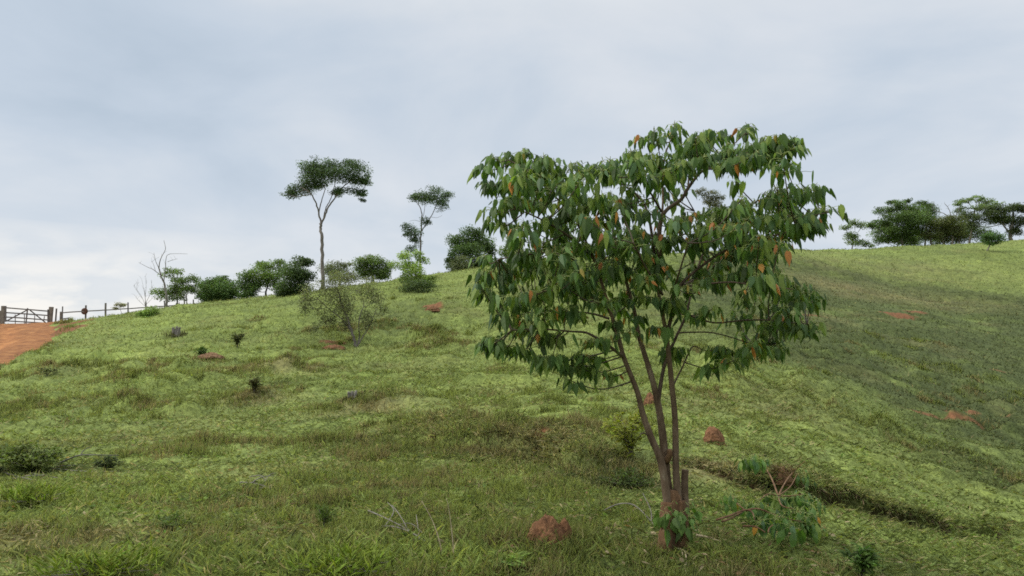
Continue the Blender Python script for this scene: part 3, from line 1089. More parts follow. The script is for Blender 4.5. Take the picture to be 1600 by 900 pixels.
def tree(name, label, cat, bx, by, Y, clusters, colour, leaf=.2, dens=1.5, trunk_r=.12, trunks=None, limbs=None, group=None, bark=None, fork=.45, **kw):
    base = at_depth(bx, Y)
    root = thing(name, label, cat, base, group)
    k = Y / F
    tb = MB()
    ends = []
    if trunks:
        for i, (pts, r0, r1) in enumerate(trunks):
            q = list(pts)
            dys = [0] * len(q)
            if i:
                dys = [random.uniform(-.35, .35) * j / len(q) * 3 for j in range(len(q))]
            c = limb_px(tb, q, r0, r1, Y, dys)
            if i == 0:
                tb.tube([base - Vector((0, 0, .25)), base + Vector((0, 0, .05)), c[0]] if c[0].z > base.z + .1 else [base - Vector((0, 0, .3)), c[0] + Vector((0, 0, .02))], (r0 * 1.25, r0) if c[0].z <= base.z + .1 else (r0 * 1.3, r0 * 1.15, r0), 7)
            ends += c[len(c) // 2:]
    else:
        cx = sum(c[0] * c[2] for c in clusters) / sum(c[2] for c in clusters)
        cy = sum(c[1] * c[2] for c in clusters) / sum(c[2] for c in clusters)
        top = P(cx, cy, Y)
        fk = base.lerp(top, fork) + Vector((random.uniform(-.1, .1), 0, 0))
        c = curve_pts([base - Vector((0, 0, .25)), base + Vector((0, 0, .02)), base.lerp(fk, .5) + Vector((random.uniform(-.12, .12), 0, 0)), fk, fk.lerp(top, .6)], 12)
        tb.tube(c, [trunk_r * (1.25 - .6 * i / 11) for i in range(12)], 7, wob=.08)
        ends = c[6:]
    for cl in clusters:
        t = P(cl[0], cl[1] + cl[3] * .3, Y)
        if len(cl) > 4:
            t.y += cl[4]
        s = min(ends, key=lambda e: (e - t).length + max(0, e.z - t.z) * 2)
        L = (t - s).length
        if L < .2:
            continue
        mid = s.lerp(t, .5) + Vector((0, 0, -.10 * L)) + Vector((random.uniform(-.1, .1), random.uniform(-.1, .1), 0)) * L
        tr = max(.018, trunk_r * .33)
        tb.tube(curve_pts([s, mid, t], 7), (tr, tr * .35), 5)
        for _ in range(3):
            e = t + Vector((random.uniform(-1, 1) * cl[2] * k * .8, random.uniform(-.5, .5) * cl[2] * k, random.uniform(-.4, .8) * cl[3] * k))
            tb.tube(curve_pts([mid.lerp(t, random.uniform(.1, .9)), t.lerp(e, .5), e], 5), (tr * .45, tr * .15), 4)
    tb.build('trunk', bark or M_FARBARK, root)
    v, f, c = foliage(clusters, Y, base, leaf, dens, colour, **kw)
    mesh_np('crown', v, f, M_FAR, c, root)
    return root


GR = 'trees along the skyline'
# tall flat-topped tree on the left crest
tree('umbrella_tree', 'tallest flat-topped tree with a long bare forked trunk on the crest', 'tree', 505, 455, 68,
     [(459, 297, 13, 8), (450, 303, 8, 5), (476, 289, 18, 10), (490, 277, 24, 13), (484, 263, 16, 8), (503, 256, 16, 7), (506, 273, 20, 10), (524, 264, 16, 9), (531, 277, 18, 9),
      (549, 258, 15, 7), (562, 270, 18, 12), (574, 281, 8, 9), (555, 283, 15, 8), (568, 304, 6, 11), (555, 298, 11, 7), (537, 298, 11, 5), (522, 301, 10, 5), (498, 289, 12, 6)],
     G_BLUE, .17, 1.1, .13,
     [([(504.5, 455), (505, 417), (503, 379), (501.5, 357), (502, 349)], .185, .12), ([(502, 350), (499.5, 340), (496.5, 325), (492, 311), (484, 301), (471, 294)], .10, .04),
      ([(498.5, 332), (502, 314), (508, 296), (506, 276)], .06, .025), ([(502, 350), (507, 340), (513.5, 326), (520, 314), (527, 304), (537, 293), (549, 286), (560, 275)], .10, .035),
      ([(505, 345), (510, 325), (515, 311), (524, 290), (526, 272)], .06, .025), ([(486, 304), (478, 290), (478, 275)], .04, .02), ([(537, 293), (555, 296), (566, 303)], .04, .015)],
     group=GR, depth=1.1)
tree('slender_tree', 'slender bare-stemmed tree with a small flat dark top on the crest', 'tree', 655.5, 432, 70,
     [(661, 308, 18, 9), (680, 306, 18, 9), (695, 306, 11, 7), (647, 306, 8, 5), (689, 322, 10, 8), (667, 347, 8, 6), (638, 356, 9, 6), (646, 365, 11, 8), (649, 378, 8, 7), (644, 389, 8, 5), (635, 365, 5, 4)],
     G_BLUE, .16, 1.0, .08,
     [([(655.5, 432), (656.6, 398), (657, 376), (658, 361), (659, 342), (658, 329), (653, 318)], .11, .035), ([(658, 362), (667, 348), (675, 333), (683, 320), (689, 315)], .06, .02),
      ([(659, 345), (663, 330), (664, 312)], .035, .015), ([(658.5, 347), (648, 344), (639, 345)], .02, .008), ([(673, 339), (683, 340), (692, 338)], .02, .008), ([(657, 372), (650, 366), (645, 364)], .03, .012)],
     group=GR)
tree('round_tree', 'dense dark round tree on the crest left of the big broad-leaved tree', 'tree', 735, 427, 71,
     [(738, 364, 15, 8), (722, 379, 18, 11), (748, 378, 20, 10), (765, 390, 9, 9), (736, 400, 26, 12), (709, 404, 10, 10), (712, 417, 12, 7), (757, 408, 14, 10), (738, 415, 26, 8)],
     (.055, .082, .032), .2, 1.9, .13, group=GR)
tree('pale_bush', 'pale green bush in front of the dense round tree', 'bush', 719, 426, 68.5, [(720, 412, 13, 9), (712, 419, 9, 6), (728, 419, 8, 5)], G_GREY, .15, 1.4, .05, group=GR)
tree('skyline_tree', 'tree right behind the round tree, mostly hidden by broad leaves', 'tree', 799, 414, 74, [(795, 393, 13, 10), (802, 378, 10, 8), (806, 395, 12, 10)], G_MID, .2, 1.5, .1, group=GR)
tree('bushy_tree', 'bushy green tree between the tall tree and the slender tree', 'tree', 588, 444, 72,
     [(577, 407, 20, 7), (562, 413, 14, 8), (593, 417, 16, 12), (583, 427, 20, 10), (600, 428, 9, 8), (570, 424, 12, 8)], G_MID, .18, 1.35, .09, group=GR)
tree('feathery_tree', 'feathery pale tree just right of the tall bare trunk', 'tree', 530, 450, 70.5,
     [(540, 413, 10, 4), (524, 420, 18, 9), (514, 421, 10, 8), (535, 432, 16, 9), (548, 432, 10, 7)], G_GREY, .15, 1.0, .07, group=GR, bark=M_FARBARK)
tree('layered_tree', 'small light green layered tree beneath the slender tree', 'tree', 650, 478, 52,
     [(643, 400, 20, 7, -.4), (627, 413, 18, 8, .2), (651, 421, 22, 9, -.3), (640, 432, 26, 8, .4), (660, 408, 9, 6, 0), (655, 440, 24, 8, .3), (672, 436, 12, 6, 0)], G_LIGHT, .15, 1.15, .06, group=None)
tree('dark_bush', 'dark green bush under the small light green layered tree', 'bush', 649, 482, 50.5,
     [(649, 447, 28, 10), (658, 460, 22, 9), (643, 470, 24, 9), (650, 480, 20, 7)], (.055, .075, .034), .14, 1.3, .05)
tree('grey_shrub', 'low grey-green spiky shrub at the foot of the dark bush', 'bush', 638, 492, 47, [(638, 484, 18, 8), (652, 486, 10, 6), (625, 488, 8, 5)], (.075, .085, .055), .14, 1.0, .03)
tree('spreading_tree', 'thin feathery spreading tree standing alone mid-slope', 'tree', 557, 547, 34,
     [(498, 456, 30, 11, .3), (530, 441, 28, 9, -.2), (560, 450, 26, 11, .3), (584, 468, 18, 10, 0), (490, 479, 20, 9, -.4), (520, 478, 26, 11, .5), (550, 480, 24, 11, -.5), (574, 490, 16, 9, .2), (506, 500, 18, 7, .1), (598, 482, 9, 7, 0), (478, 466, 9, 6, 0), (537, 460, 25, 10, -.7), (540, 505, 20, 8, .4), (575, 506, 13, 7, 0), (520, 430, 12, 6, .2), (548, 432, 12, 6, -.2), (490, 512, 10, 6, 0)],
     (.080, .086, .046), .085, .62, .05,
     [([(557, 547), (555, 535), (551, 522), (545, 503), (536, 480), (528, 455)], .085, .03), ([(558, 541), (560, 526), (562, 503), (566, 475)], .045, .015), ([(559, 540), (568, 524), (576, 507), (584, 480)], .035, .012),
      ([(550, 520), (535, 500), (510, 480), (495, 465)], .04, .012), ([(553, 530), (540, 508), (512, 498)], .03, .01)], bark=M_FARBARK, clump=6, squash=1.1)
tree('dark_tree', 'dark pointed tree overgrown with creepers left of the tall trunk', 'tree', 454, 482, 57,
     [(468, 410, 14, 8), (474, 406, 8, 5), (460, 426, 19, 11), (475, 429, 14, 11), (455, 446, 18, 11), (471, 452, 13, 11), (450, 463, 11, 9), (452, 474, 9, 6), (440, 458, 8, 6)], G_DARK, .17, 1.9, .12, group=GR)
tree('skyline_tree', 'tree with open layered crown left of the dark pointed tree', 'tree', 415, 466, 66,
     [(408, 417, 10, 7), (425, 413, 18, 6), (440, 423, 12, 8), (419, 429, 24, 9), (406, 441, 14, 10), (431, 441, 14, 9), (440, 448, 10, 8), (396, 450, 9, 8)], G_MID, .18, 1.35, .09, group=GR)
tree('skyline_tree', 'small bushy tree right of the low round dark bush', 'tree', 384, 468, 65, [(387, 433, 13, 10), (380, 446, 12, 9), (392, 452, 12, 10), (384, 460, 12, 7)], (.06, .09, .034), .18, 1.4, .08, group=GR)
tree('round_bush', 'low round dark green bush on the crest', 'bush', 338, 475, 63,
     [(340, 441, 18, 8), (325, 450, 16, 11), (350, 452, 22, 11), (335, 462, 28, 9), (363, 459, 9, 9), (318, 463, 10, 8), (345, 469, 24, 6)], (.055, .085, .03), .18, 2.0, .1, group=GR)
tree('open_tree', 'light leafy open tree right beside the dead tree', 'tree', 275, 481, 61,
     [(269, 427, 12, 8), (283, 437, 12, 7), (296, 437, 12, 6), (272, 451, 12, 8), (291, 451, 14, 7), (251, 459, 12, 7), (266, 462, 12, 7), (301, 453, 8, 5), (284, 462, 12, 5)], G_MID, .16, 1.1, .06,
     [([(276, 480), (277, 465), (276, 450), (272, 432)], .07, .03), ([(292, 476), (292, 460), (291, 440)], .045, .02)], group=GR)
tree('flowering_shrub', 'small pale shrub by the fence posts on the crest', 'bush', 187, 488, 62, [(186, 475, 6, 3), (192, 477, 5, 4), (181, 479, 4, 4)], (.15, .14, .09), .1, .8, .02)
tree('small_bush', 'light green bush on the slope in front of the dead tree', 'bush', 227, 504, 50, [(229, 487, 13, 8), (221, 495, 10, 7), (236, 493, 9, 7), (228, 500, 14, 5)], (.105, .145, .042), .11, 1.6, .04, group='shrubs dotted on the pasture')

# ridge on the right
tree('ridge_tree', 'small ragged two-topped tree at the left end of the right ridge', 'tree', 1333, 389, 104,
     [(1334, 345, 8, 5), (1347, 351, 8, 5), (1326, 368, 14, 6), (1321, 355, 8, 5), (1337, 378, 16, 5), (1353, 383, 10, 4)], G_MID, .24, 1.2, .1, group=GR)
tree('ridge_tree', 'broad layered dark green tree, largest on the right ridge', 'tree', 1416, 389, 106,
     [(1398, 315, 8, 4), (1387, 328, 16, 6), (1403, 322, 12, 6), (1419, 315, 6, 4), (1427, 326, 18, 9), (1377, 349, 16, 6), (1363, 353, 10, 4), (1398, 341, 24, 8), (1419, 344, 24, 10), (1435, 339, 18, 9), (1390, 362, 16, 7), (1377, 375, 12, 6),
      (1398, 371, 16, 7), (1414, 360, 20, 10), (1419, 375, 16, 8), (1436, 356, 14, 9)], (.055, .082, .03), .24, 1.7, .2, group=GR, fork=.3)
tree('ridge_tree', 'dark tree rising behind the broad layered tree on the ridge', 'tree', 1450, 389, 113, [(1440, 316, 12, 4), (1454, 321, 9, 5), (1445, 331, 14, 8), (1455, 343, 14, 8)], G_DARK, .24, 1.4, .16, group=GR)
tree('ridge_tree', 'low spreading brownish green tree mid-ridge between the broad tree and the right-hand canopy', 'tree', 1462, 389, 105,
     [(1462, 350, 20, 9), (1483, 347, 20, 8), (1499, 352, 13, 9), (1457, 366, 18, 7), (1483, 366, 18, 8), (1502, 367, 12, 7), (1470, 357, 14, 7)], (.06, .068, .03), .24, 1.5, .15, group=GR, fork=.3,
     trunks=[([(1458, 389), (1454, 376), (1450, 360)], .18, .09), ([(1499, 386), (1500, 372), (1498, 356)], .14, .07), ([(1478, 388), (1472, 374), (1466, 358)], .13, .06)])
tree('ridge_tree', 'light green umbrella-topped tree standing highest on the right ridge', 'tree', 1518, 386, 111,
     [(1497, 318, 10, 4), (1510, 312, 12, 4), (1526, 309, 14, 4), (1545, 312, 14, 4), (1559, 317, 8, 3), (1502, 328, 13, 4), (1523, 325, 16, 4), (1540, 321, 10, 4)], (.085, .115, .045), .23, 1.05, .14, group=GR, fork=.7)
tree('ridge_tree', 'wide heavy dark canopy tree at the right edge of the ridge', 'tree', 1580, 377, 108,
     [(1539, 329, 12, 6), (1560, 328, 18, 7), (1582, 325, 18, 6), (1600, 327, 14, 7), (1518, 337, 17, 7), (1516, 349, 13, 9), (1550, 340, 20, 9), (1571, 343, 16, 8), (1592, 344, 18, 9), (1586, 362, 9, 9), (1622, 335, 16, 9), (1625, 350, 14, 9)],
     (.042, .055, .026), .24, 1.6, .22, group=GR, fork=.55, trunks=[([(1580, 377), (1579, 362), (1582, 345), (1584, 332)], .28, .14), ([(1580, 368), (1566, 352), (1556, 336)], .15, .07), ([(1581, 362), (1596, 350), (1604, 334)], .14, .07)])
tree('small_tree', 'small lone green tree on the open slope below the right ridge', 'tree', 1548, 395, ground_px(1548, 394)[1], [(1550, 368, 13, 6), (1560, 372, 10, 6), (1542, 373, 8, 5), (1551, 378, 11, 4)], (.05, .085, .03), .2, 1.5, .09, fork=.3)
tree('ridge_tree', 'low dark tree filling the gap behind the brownish tree of the right grove', 'tree', 1490, 388, 115, [(1476, 373, 18, 8), (1500, 370, 16, 9), (1524, 366, 16, 10), (1510, 356, 16, 8), (1486, 360, 16, 8)], (.05, .072, .03), .24, 1.5, .14, group=GR, fork=.3)
tree('ridge_tree', 'leafy tree filling the left part of the right grove behind the broad tree', 'tree', 1392, 389, 113, [(1372, 366, 14, 8), (1392, 350, 14, 10), (1408, 372, 16, 9), (1446, 366, 16, 10), (1432, 375, 14, 8)], (.07, .10, .036), .24, 1.4, .14, group=GR, fork=.3)
tree('ridge_tree', 'distant tree seen through the gap in the broad-leaved crown', 'tree', 1110, 396, 96, [(1095, 300, 10, 5), (1110, 305, 12, 6), (1124, 311, 8, 5), (1104, 314, 10, 6), (1118, 322, 12, 8)], (.07, .07, .05), .22, 1.2, .13, group=GR, fork=.75)


def bare_tree(name, label, bx, by, Y, limbs, mat, twigs=2, tw=.5, cat='tree'):
    base = at_depth(bx, Y)
    root = thing(name, label, cat, base)
    for i, (pts, r0, r1) in enumerate(limbs):
        mb = MB()
        dys = [random.uniform(-.25, .25) * j for j in range(len(pts))] if i else [0] * len(pts)
        c = limb_px(mb, pts, r0, r1, Y, dys, 6)
        if i == 0:
            mb.tube([base - Vector((0, 0, .25)), c[0] + Vector((0, 0, .02))], (r0 * 1.3, r0), 6)
        for _ in range(twigs if i else 1):
            s = c[random.randint(len(c) // 3, len(c) - 1)]
            e = s + Vector((random.uniform(-tw, tw), random.uniform(-tw, tw) * .6, random.uniform(.15, 1) * tw))
            mb.tube(curve_pts([s, s.lerp(e, .5) + Vector((0, 0, .08 * tw)), e], 5), (max(r1 * .8, .008), .004), 4)
        mb.build('trunk' if i == 0 else 'limb', mat, root)
    return root


bare_tree('dead_tree', 'dead grey leafless tree on the left crest', 261, 488, 58,
          [([(261, 488), (260, 467), (257, 445), (252, 432), (248, 419)], .11, .05), ([(248, 419), (252, 405), (256, 389), (261, 377)], .045, .01), ([(249, 421), (245, 408), (241, 395)], .03, .01),
           ([(252, 431), (240, 421), (232, 418), (220, 411)], .035, .01), ([(243, 424), (238, 413), (234, 408)], .02, .008), ([(256, 440), (260, 418), (262, 409), (269, 399), (288, 395)], .04, .01), ([(262, 409), (270, 407), (276, 404)], .02, .008)], M_GREY)
bare_tree('bare_shrub', 'pale leafless twiggy shrub left of the dead tree', 227, 482, 62,
          [([(227, 482), (227, 465), (226, 452)], .03, .012), ([(227, 478), (219, 462), (210, 446)], .02, .006), ([(227, 474), (234, 456), (240, 438)], .02, .006), ([(227, 466), (222, 450), (219, 436)], .016, .005),
           ([(227, 462), (230, 446), (231, 434)], .016, .005), ([(226, 478), (215, 468), (208, 460)], .016, .005), ([(228, 476), (239, 463), (245, 452)], .016, .005), ([(222, 466), (214, 452), (213, 440)], .012, .005)], M_GREY, 4, .45, 'bush')
bare_tree('bare_tree', 'half-bare pale tree poking above the canopy of the right ridge', 1488, 388, 110,
          [([(1488, 388), (1489, 360), (1486, 340)], .16, .10), ([(1486, 341), (1483, 328), (1477, 318)], .07, .03), ([(1486, 342), (1474, 334), (1462, 328), (1455, 322)], .07, .03), ([(1487, 345), (1495, 334), (1500, 322)], .06, .03)], M_FARBARK, 3, .7)

# ------------------------------------------------------------------ gate and fence
def post_px(mb, px, ptop, Y, w, d=None, tint=(1, 1, 1), pxtop=None):
    b = at_depth(px, Y)
    t = P(pxtop if pxtop else px, ptop, Y)
    mb.beam(b - Vector((0, 0, .3)), t, w, d or w, tint, .006)


YG = 60.5
GP = at_depth(45, YG)
groot = thing('field_gate', 'five-rail wooden field gate with diagonal braces closing the dirt road', 'gate', at_depth(9.5, YG))


def gq(px, py):
    return P(px, py, YG)


for (a, b) in (((10, 481), (76, 486.2)), ((10, 488.4), (76, 493)), ((10, 495.3), (76, 500)), ((10, 501.3), (76, 505.2))):
    mb = MB()
    mb.beam(gq(*a), gq(*b), .10, .035, (1, 1, 1), .006)
    mb.build('rail', M_DARKWOOD, groot, False)
for name, a, b, w in (('stile', (9.5, 478), (9.5, 503), .11), ('stile', (75.5, 483.5), (75.5, 506), .10), ('middle_stile', (43.7, 481.5), (41, 506), .10)):
    mb = MB()
    mb.beam(gq(*a) + Vector((0, -.045, 0)), gq(*b) + Vector((0, -.045, 0)), w, .04, (1, 1, 1), .004)
    mb.build(name, M_DARKWOOD, groot, False)
for a, b in (((9.5, 501.5), (42.5, 484)), ((46, 484.5), (73, 506))):
    mb = MB()
    mb.beam(gq(*a) + Vector((0, .05, 0)), gq(*b) + Vector((0, .05, 0)), .09, .035, (1, 1, 1), .004)
    mb.build('brace', M_DARKWOOD, groot, False)
for a, b in (((24.3, 491.5), (24.3, 506.5)), ((38.6, 491), (38.6, 506.5)), ((54.8, 492), (54.2, 506.5)), ((70, 494), (68.5, 503))):
    mb = MB()
    mb.beam(gq(*a) + Vector((0, -.04, 0)), gq(*b) + Vector((0, -.04, 0)), .055, .03, (1.2, 1.2, 1.2), .004)
    mb.build('slat', M_DARKWOOD, groot, False)


def gate_post(label, px, ptop, w, pxtop, Y=YG):
    mb = MB()
    post_px(mb, px, ptop, Y, w, w * .8, (1.1, 1.08, 1.05), pxtop)
    o = mb.build('gate_post', M_GREY, None, False)
    tag(o, label, 'post', 'heavy posts of the field gate')


gate_post('thick leaning grey post at the right end of the field gate', 78.2, 479.5, .27, 80.2, YG + .1)
gate_post('grey post just left of the field gate', 4.9, 478, .22, 4.9, YG + .05)
gate_post('short wide weathered post at the far left edge beside the gate', 1.0, 485.5, .24, 1.0, YG + .5)

froot = thing('rail_fence', 'wooden rail fence running right from the gate along the crest', 'fence', at_depth(96, 61))
posts = [(87, 482, 61, .09, 88.3), (95.6, 487, 61, .15, None), (97.6, 478.8, 61.1, .07, 97.8), (134, 477, 61.6, .10, 134.3), (165, 473.5, 62.3, .11, None), (200, 472.5, 63, .08, None), (228, 472, 63.5, .08, None), (257, 470, 64.2, .08, None), (288, 469, 65, .08, None), (302, 468, 65.4, .08, None)]
for px, pt, Y, w, pxt in posts:
    mb = MB()
    post_px(mb, px, pt, Y, w, w, (1, 1, 1), pxt)
    mb.build('post', M_GREY if w > .1 else M_DARKWOOD, froot, False)
rails = [((95, 489), 61, (134, 486.5), 61.6), ((134, 486.5), 61.6, (165, 484.6), 62.3), ((165, 484.6), 62.3, (200, 482.5), 63), ((200, 482.5), 63, (228, 480.6), 63.5), ((228, 480.6), 63.5, (257, 478.5), 64.2), ((257, 478.5), 64.2, (302, 475.5), 65.4), ((96, 499), 61, (110, 496.5), 61.3)]
for a, Ya, b, Yb in rails:
    mb = MB()
    mb.beam(P(*a, Ya) + Vector((0, -.09, 0)), P(*b, Yb) + Vector((0, -.09, 0)), .085, .05, (1.3, 1.28, 1.25), .012)
    mb.build('rail', M_DARKWOOD, froot, False)
# round rusty disc hanging on the third post
mb = MB()
c = P(133.2, 486.5, 61.6) + Vector((0, -.13, 0))
prof = [(0, 0), (.12, -.035), (.24, -.02), (.275, .0), (.275, .05), (0, .06)]
vv, ff = [], []
ns = 22
for r_, d_ in prof:
    for k_ in range(ns):
        a_ = 2 * math.pi * k_ / ns
        vv.append((c.x + math.cos(a_) * max(r_, .001), c.y + d_, c.z + math.sin(a_) * max(r_, .001)))
for i in range(len(prof) - 1):
    for k_ in range(ns):
        a_, b_ = i * ns + k_, i * ns + (k_ + 1) % ns
        ff += [(a_, b_, b_ + ns), (a_, b_ + ns, a_ + ns)]
mb.add(vv, ff)
tag(mb.build('disc', M_RUST, None, False), 'round rusty brown disc hung on a fence post near the gate', 'disc')


# ------------------------------------------------------------------ mounds, stumps, shrubs
def lump(name, label, px, py, sx, sy, h, mat, seed, lobes=(), group=None, cat='termite mound', rough=.22, sink=.25):
    b = G(px, py)
    bm = bmesh.new()
    bmesh.ops.create_icosphere(bm, subdivisions=5, radius=1)
    vs_ = []
    for v in bm.verts:
        d = v.co.normalized()
        o = Vector((seed * 3.7, seed * 1.3, seed))
        f = 1 + rough * mnoise.fractal(d * 1.9 + o, 1.0, 2.0, 4) + .07 * mnoise.noise(d * 9 + o) + .035 * mnoise.noise(d * 22 + o)
        p = Vector((d.x * sx, d.y * sy, d.z * h if d.z > 0 else d.z * h * .3)) * f
        for lx, lz, rad, dep in lobes:
            q = math.exp(-(((p.x - lx) / rad) ** 2 + ((p.z - lz) / rad) ** 2))
            p.y += dep * q
            p.x += .0
        if p.z > 0:                         # steeper sides
            w = 1 - .22 * (p.z / h)
            p.x *= w
            p.y *= w
        vs_.append(tuple(p + b + Vector((0, 0, -sink * h * .3))))
    fs = [[v.index for v in f.verts] for f in bm.faces]
    bm.free()
    o = mesh_np(name, vs_, fs, mat, np.ones((len(vs_), 3)), None, True)
    # origin at the base
    me = o.data
    me.transform(Matrix.Translation(-b))
    o.location = b
    tag(o, label, cat, group)
    return o


GM = 'termite mounds on the pasture'
m1 = thing('termite_mound', 'large rounded red-brown earth mound with a dark second lobe left of the main trunk', 'termite mound', G(862, 846), GM)
l1 = lump('mound_body', '', 855, 850, .165, .14, .225, M_EARTH, 2, rough=.13)
l2 = lump('small_lobe', '', 882, 849, .075, .075, .195, M_EARTH, 5, rough=.10)
for q in (l1, l2):
    del q['label'], q['category']
    if 'group' in q:
        del q['group']
    q.parent = m1
    q.location = q.location - m1.location
lump('termite_mound', 'red earth mound on the slope right of the stems', 1115, 693, .20, .2, .36, M_EARTH, 8, group=GM, rough=.2, sink=1.0)
lump('termite_mound', 'small red earth mound half hidden behind the stems', 1016, 634, .14, .14, .24, M_EARTH, 11, group=GM)
lump('termite_mound', 'flat red mound beside the lone spreading tree', 522, 546, .55, .4, .22, M_EARTH, 14, group=GM)
lump('termite_mound', 'tiny reddish mound by the low grey shrub', 676, 486, .5, .4, .3, M_EARTH, 17, group=GM)
lump('earth_clod', 'brown earth hump beside the leafy sprout on the left slope', 330, 562, .5, .3, .2, M_STUMP, 19, cat='mound')


def shrub(name, label, px, py, w, h, colour, leaf, n, stems=6, stemcol=None, group=None, cat='shrub', tmpl=LANCE, aspect=.38, droop=-.2, spread=.8, top=1.0, mat=None):
    """stems fan out from the foot, leaves sit along their upper parts; w and h in metres"""
    b = G(px, py)
    root = thing(name, label, cat, b, group)
    mb = MB()
    pos, out = [], []
    for i in range(stems):
        a = random.uniform(0, 2 * math.pi)
        rr = w * .5 * math.sqrt(random.random()) * spread
        t = b + Vector((math.cos(a) * rr, math.sin(a) * rr, h * random.uniform(.6, 1.0) * top * (1 - .35 * rr / (w * .5))))
        m_ = b.lerp(t, .5) + Vector((-math.cos(a), -math.sin(a), 0)) * rr * .25
        c = curve_pts([b - Vector((0, 0, .05)), m_, t], 8)
        mb.tube(c, (max(.004, h * .014), max(.0015, h * .004)), 5)
        for _ in range(max(1, n // stems)):
            u = random.random() ** .6
            q = c[min(7, int((.25 + .75 * u) * 7.99))]
            pos.append(q + Vector((random.gauss(0, w * .07), random.gauss(0, w * .07), random.gauss(0, h * .05))))
            out.append((q - b))
    pos = np.array(pos)
    out = np.array(out)
    n = len(pos)
    o2 = norm(np.stack([out[:, 0], out[:, 1], out[:, 2] * .3], 1) + rng.normal(0, .7, (n, 3)) * np.array([1, 1, .4]))
    o2[:, 2] -= droop
    A = norm(o2)
    B = norm(np.cross(np.array([0, 0, 1.0]) + rng.normal(0, .4, (n, 3)), A))
    L = leaf * rng.uniform(.6, 1.3, n)
    v, f = scatter(tmpl[0], tmpl[1], pos, A, B, L, L * aspect)
    col = np.array(colour)[None] * np.array([1.25, 1.05, .6]) * rng.uniform(.6, 1.4, n)[:, None] * (1 + rng.normal(0, .06, (n, 3)))
    mesh_np('foliage', v, f, mat or M_FAR, np.repeat(np.clip(col, .008, .5), len(tmpl[0]), 0), root)
    mb.build('stems', M_FARBARK if stemcol is None else stemcol, root)
    return root


GS = 'shrubs dotted on the pasture'
shrub('shrub', 'small dark upright bush, rightmost of the three on the upper left slope', 371, 543, .75, .75, (.05, .07, .03), .12, 420, 14, group=GS, droop=-.1)
shrub('shrub', 'small dark green leafy sprout beside a brown hump on the left slope', 314, 561, .75, .55, (.04, .085, .03), .12, 300, 10, group=GS)
shrub('shrub', 'dark bush with reddish tips on the brown hummock', 397, 617, .38, .42, (.055, .06, .028), .07, 420, 12, group=GS, droop=-.25)
shrub('shrub', 'low dark weed at the lower left slope edge', 73, 588, .7, .3, (.04, .06, .03), .09, 160, 8, group=GS)
shrub('small_shrub', 'young light green shrub behind the stems of the main tree', 985, 716, .68, .82, (.16, .21, .05), .065, 1100, 13, droop=-.1, spread=1.15, aspect=.45)
shrub('leafy_shrub', 'bluish green leafy shrub at the left edge by the fallen branches', 45, 742, .85, .44, (.10, .15, .068), .065, 2800, 34, spread=1.15)
shrub('leafy_shrub', 'bluish green shrub at the very left edge of the photo', -15, 738, .6, .42, (.10, .15, .068), .06, 1400, 18, spread=1.1)
shrub('leaf_clump', 'small blue-green clump right of the bare fallen branch', 169, 738, .26, .24, (.055, .085, .05), .045, 620, 14, spread=1.1)
shrub('weed', 'feathery dark green weed in the foreground left of centre', 507, 830, .22, .24, (.07, .125, .04), .05, 420, 14, tmpl=RHOMB, aspect=.14, droop=-.7, group='weeds in the foreground grass')
shrub('weed', 'spreading green weed in the left foreground grass', 268, 832, .34, .15, (.075, .13, .045), .07, 260, 12, aspect=.2, droop=-.3, group='weeds in the foreground grass')
shrub('weed', 'broad-leaved bright weed at the bottom edge below the dry stalks', 800, 893, .30, .10, (.12, .21, .075), .085, 120, 9, aspect=.3, droop=-.3, group='weeds in the foreground grass')
shrub('weed', 'leafy dark weed at the bottom edge right of the trunk', 1347, 902, .30, .24, (.06, .125, .04), .07, 340, 12, aspect=.3, droop=-.2, group='weeds in the foreground grass')
shrub('weed', 'dark leafy weeds hanging over the grassy bank behind the tree', 985, 770, .55, .30, (.05, .085, .03), .06, 800, 20, aspect=.3, spread=1.2, group='weeds in the foreground grass')
shrub('weed', 'bright grassy tuft at the far left foreground', 48, 790, .6, .17, (.15, .23, .055), .13, 420, 26, aspect=.055, droop=-.9, spread=1.2, group='weeds in the foreground grass')
shrub('weed', 'bright grass tuft at the bottom left corner', 158, 905, .6, .18, (.15, .23, .055), .13, 420, 26, aspect=.055, droop=-.9, spread=1.2, group='weeds in the foreground grass')
shrub('weed', 'bright grass tuft at the bottom edge left of centre', 530, 905, .6, .17, (.15, .23, .055), .13, 420, 26, aspect=.055, droop=-.9, spread=1.2, group='weeds in the foreground grass')


def stump(label, px, py, w, h, seed):
    b = G(px, py)
    root = thing('tree_stump', label, 'stump', b, 'old stumps on the pasture')
    mb = MB()
    random.seed(seed)
    for i in range(3):
        x = (i - 1) * w * .32
        mb.tube(curve_pts([b + Vector((x * .6, 0, -.1)), b + Vector((x, 0, h * .5)), b + Vector((x * 1.3, random.uniform(-.05, .05), h * random.uniform(.75, 1.0)))], 7), (w * .26, w * .13), 7, wob=.2)
    mb.build('stump_wood', M_GREY, root)
    pos = np.array(b)[None] + rng.normal(0, 1, (160, 3)) * np.array([w * .8, w * .6, .02])
    pos[:, 2] = H(pos[:, 0], pos[:, 1])
    A = norm(rng.normal(0, .5, (160, 3)) + np.array([0, 0, 1.0]))
    B = norm(np.cross(A, rng.normal(size=(160, 3))))
    L = rng.uniform(.5, 1.1, 160) * h * .6
    v, f = scatter(RHOMB[0], RHOMB[1], pos, A, B, L, L * .12)
    mesh_np('foliage', v, f, M_GRASS, np.repeat(np.array([.10, .10, .05])[None] * rng.uniform(.5, 1.4, 160)[:, None], 4, 0), root)


stump('split grey stump with a tuft round its foot on the upper left slope', 275, 527, .42, .55, 3)
stump('dark broken stump on the brown patch in the middle of the slope', 550, 625, .20, .22, 4)

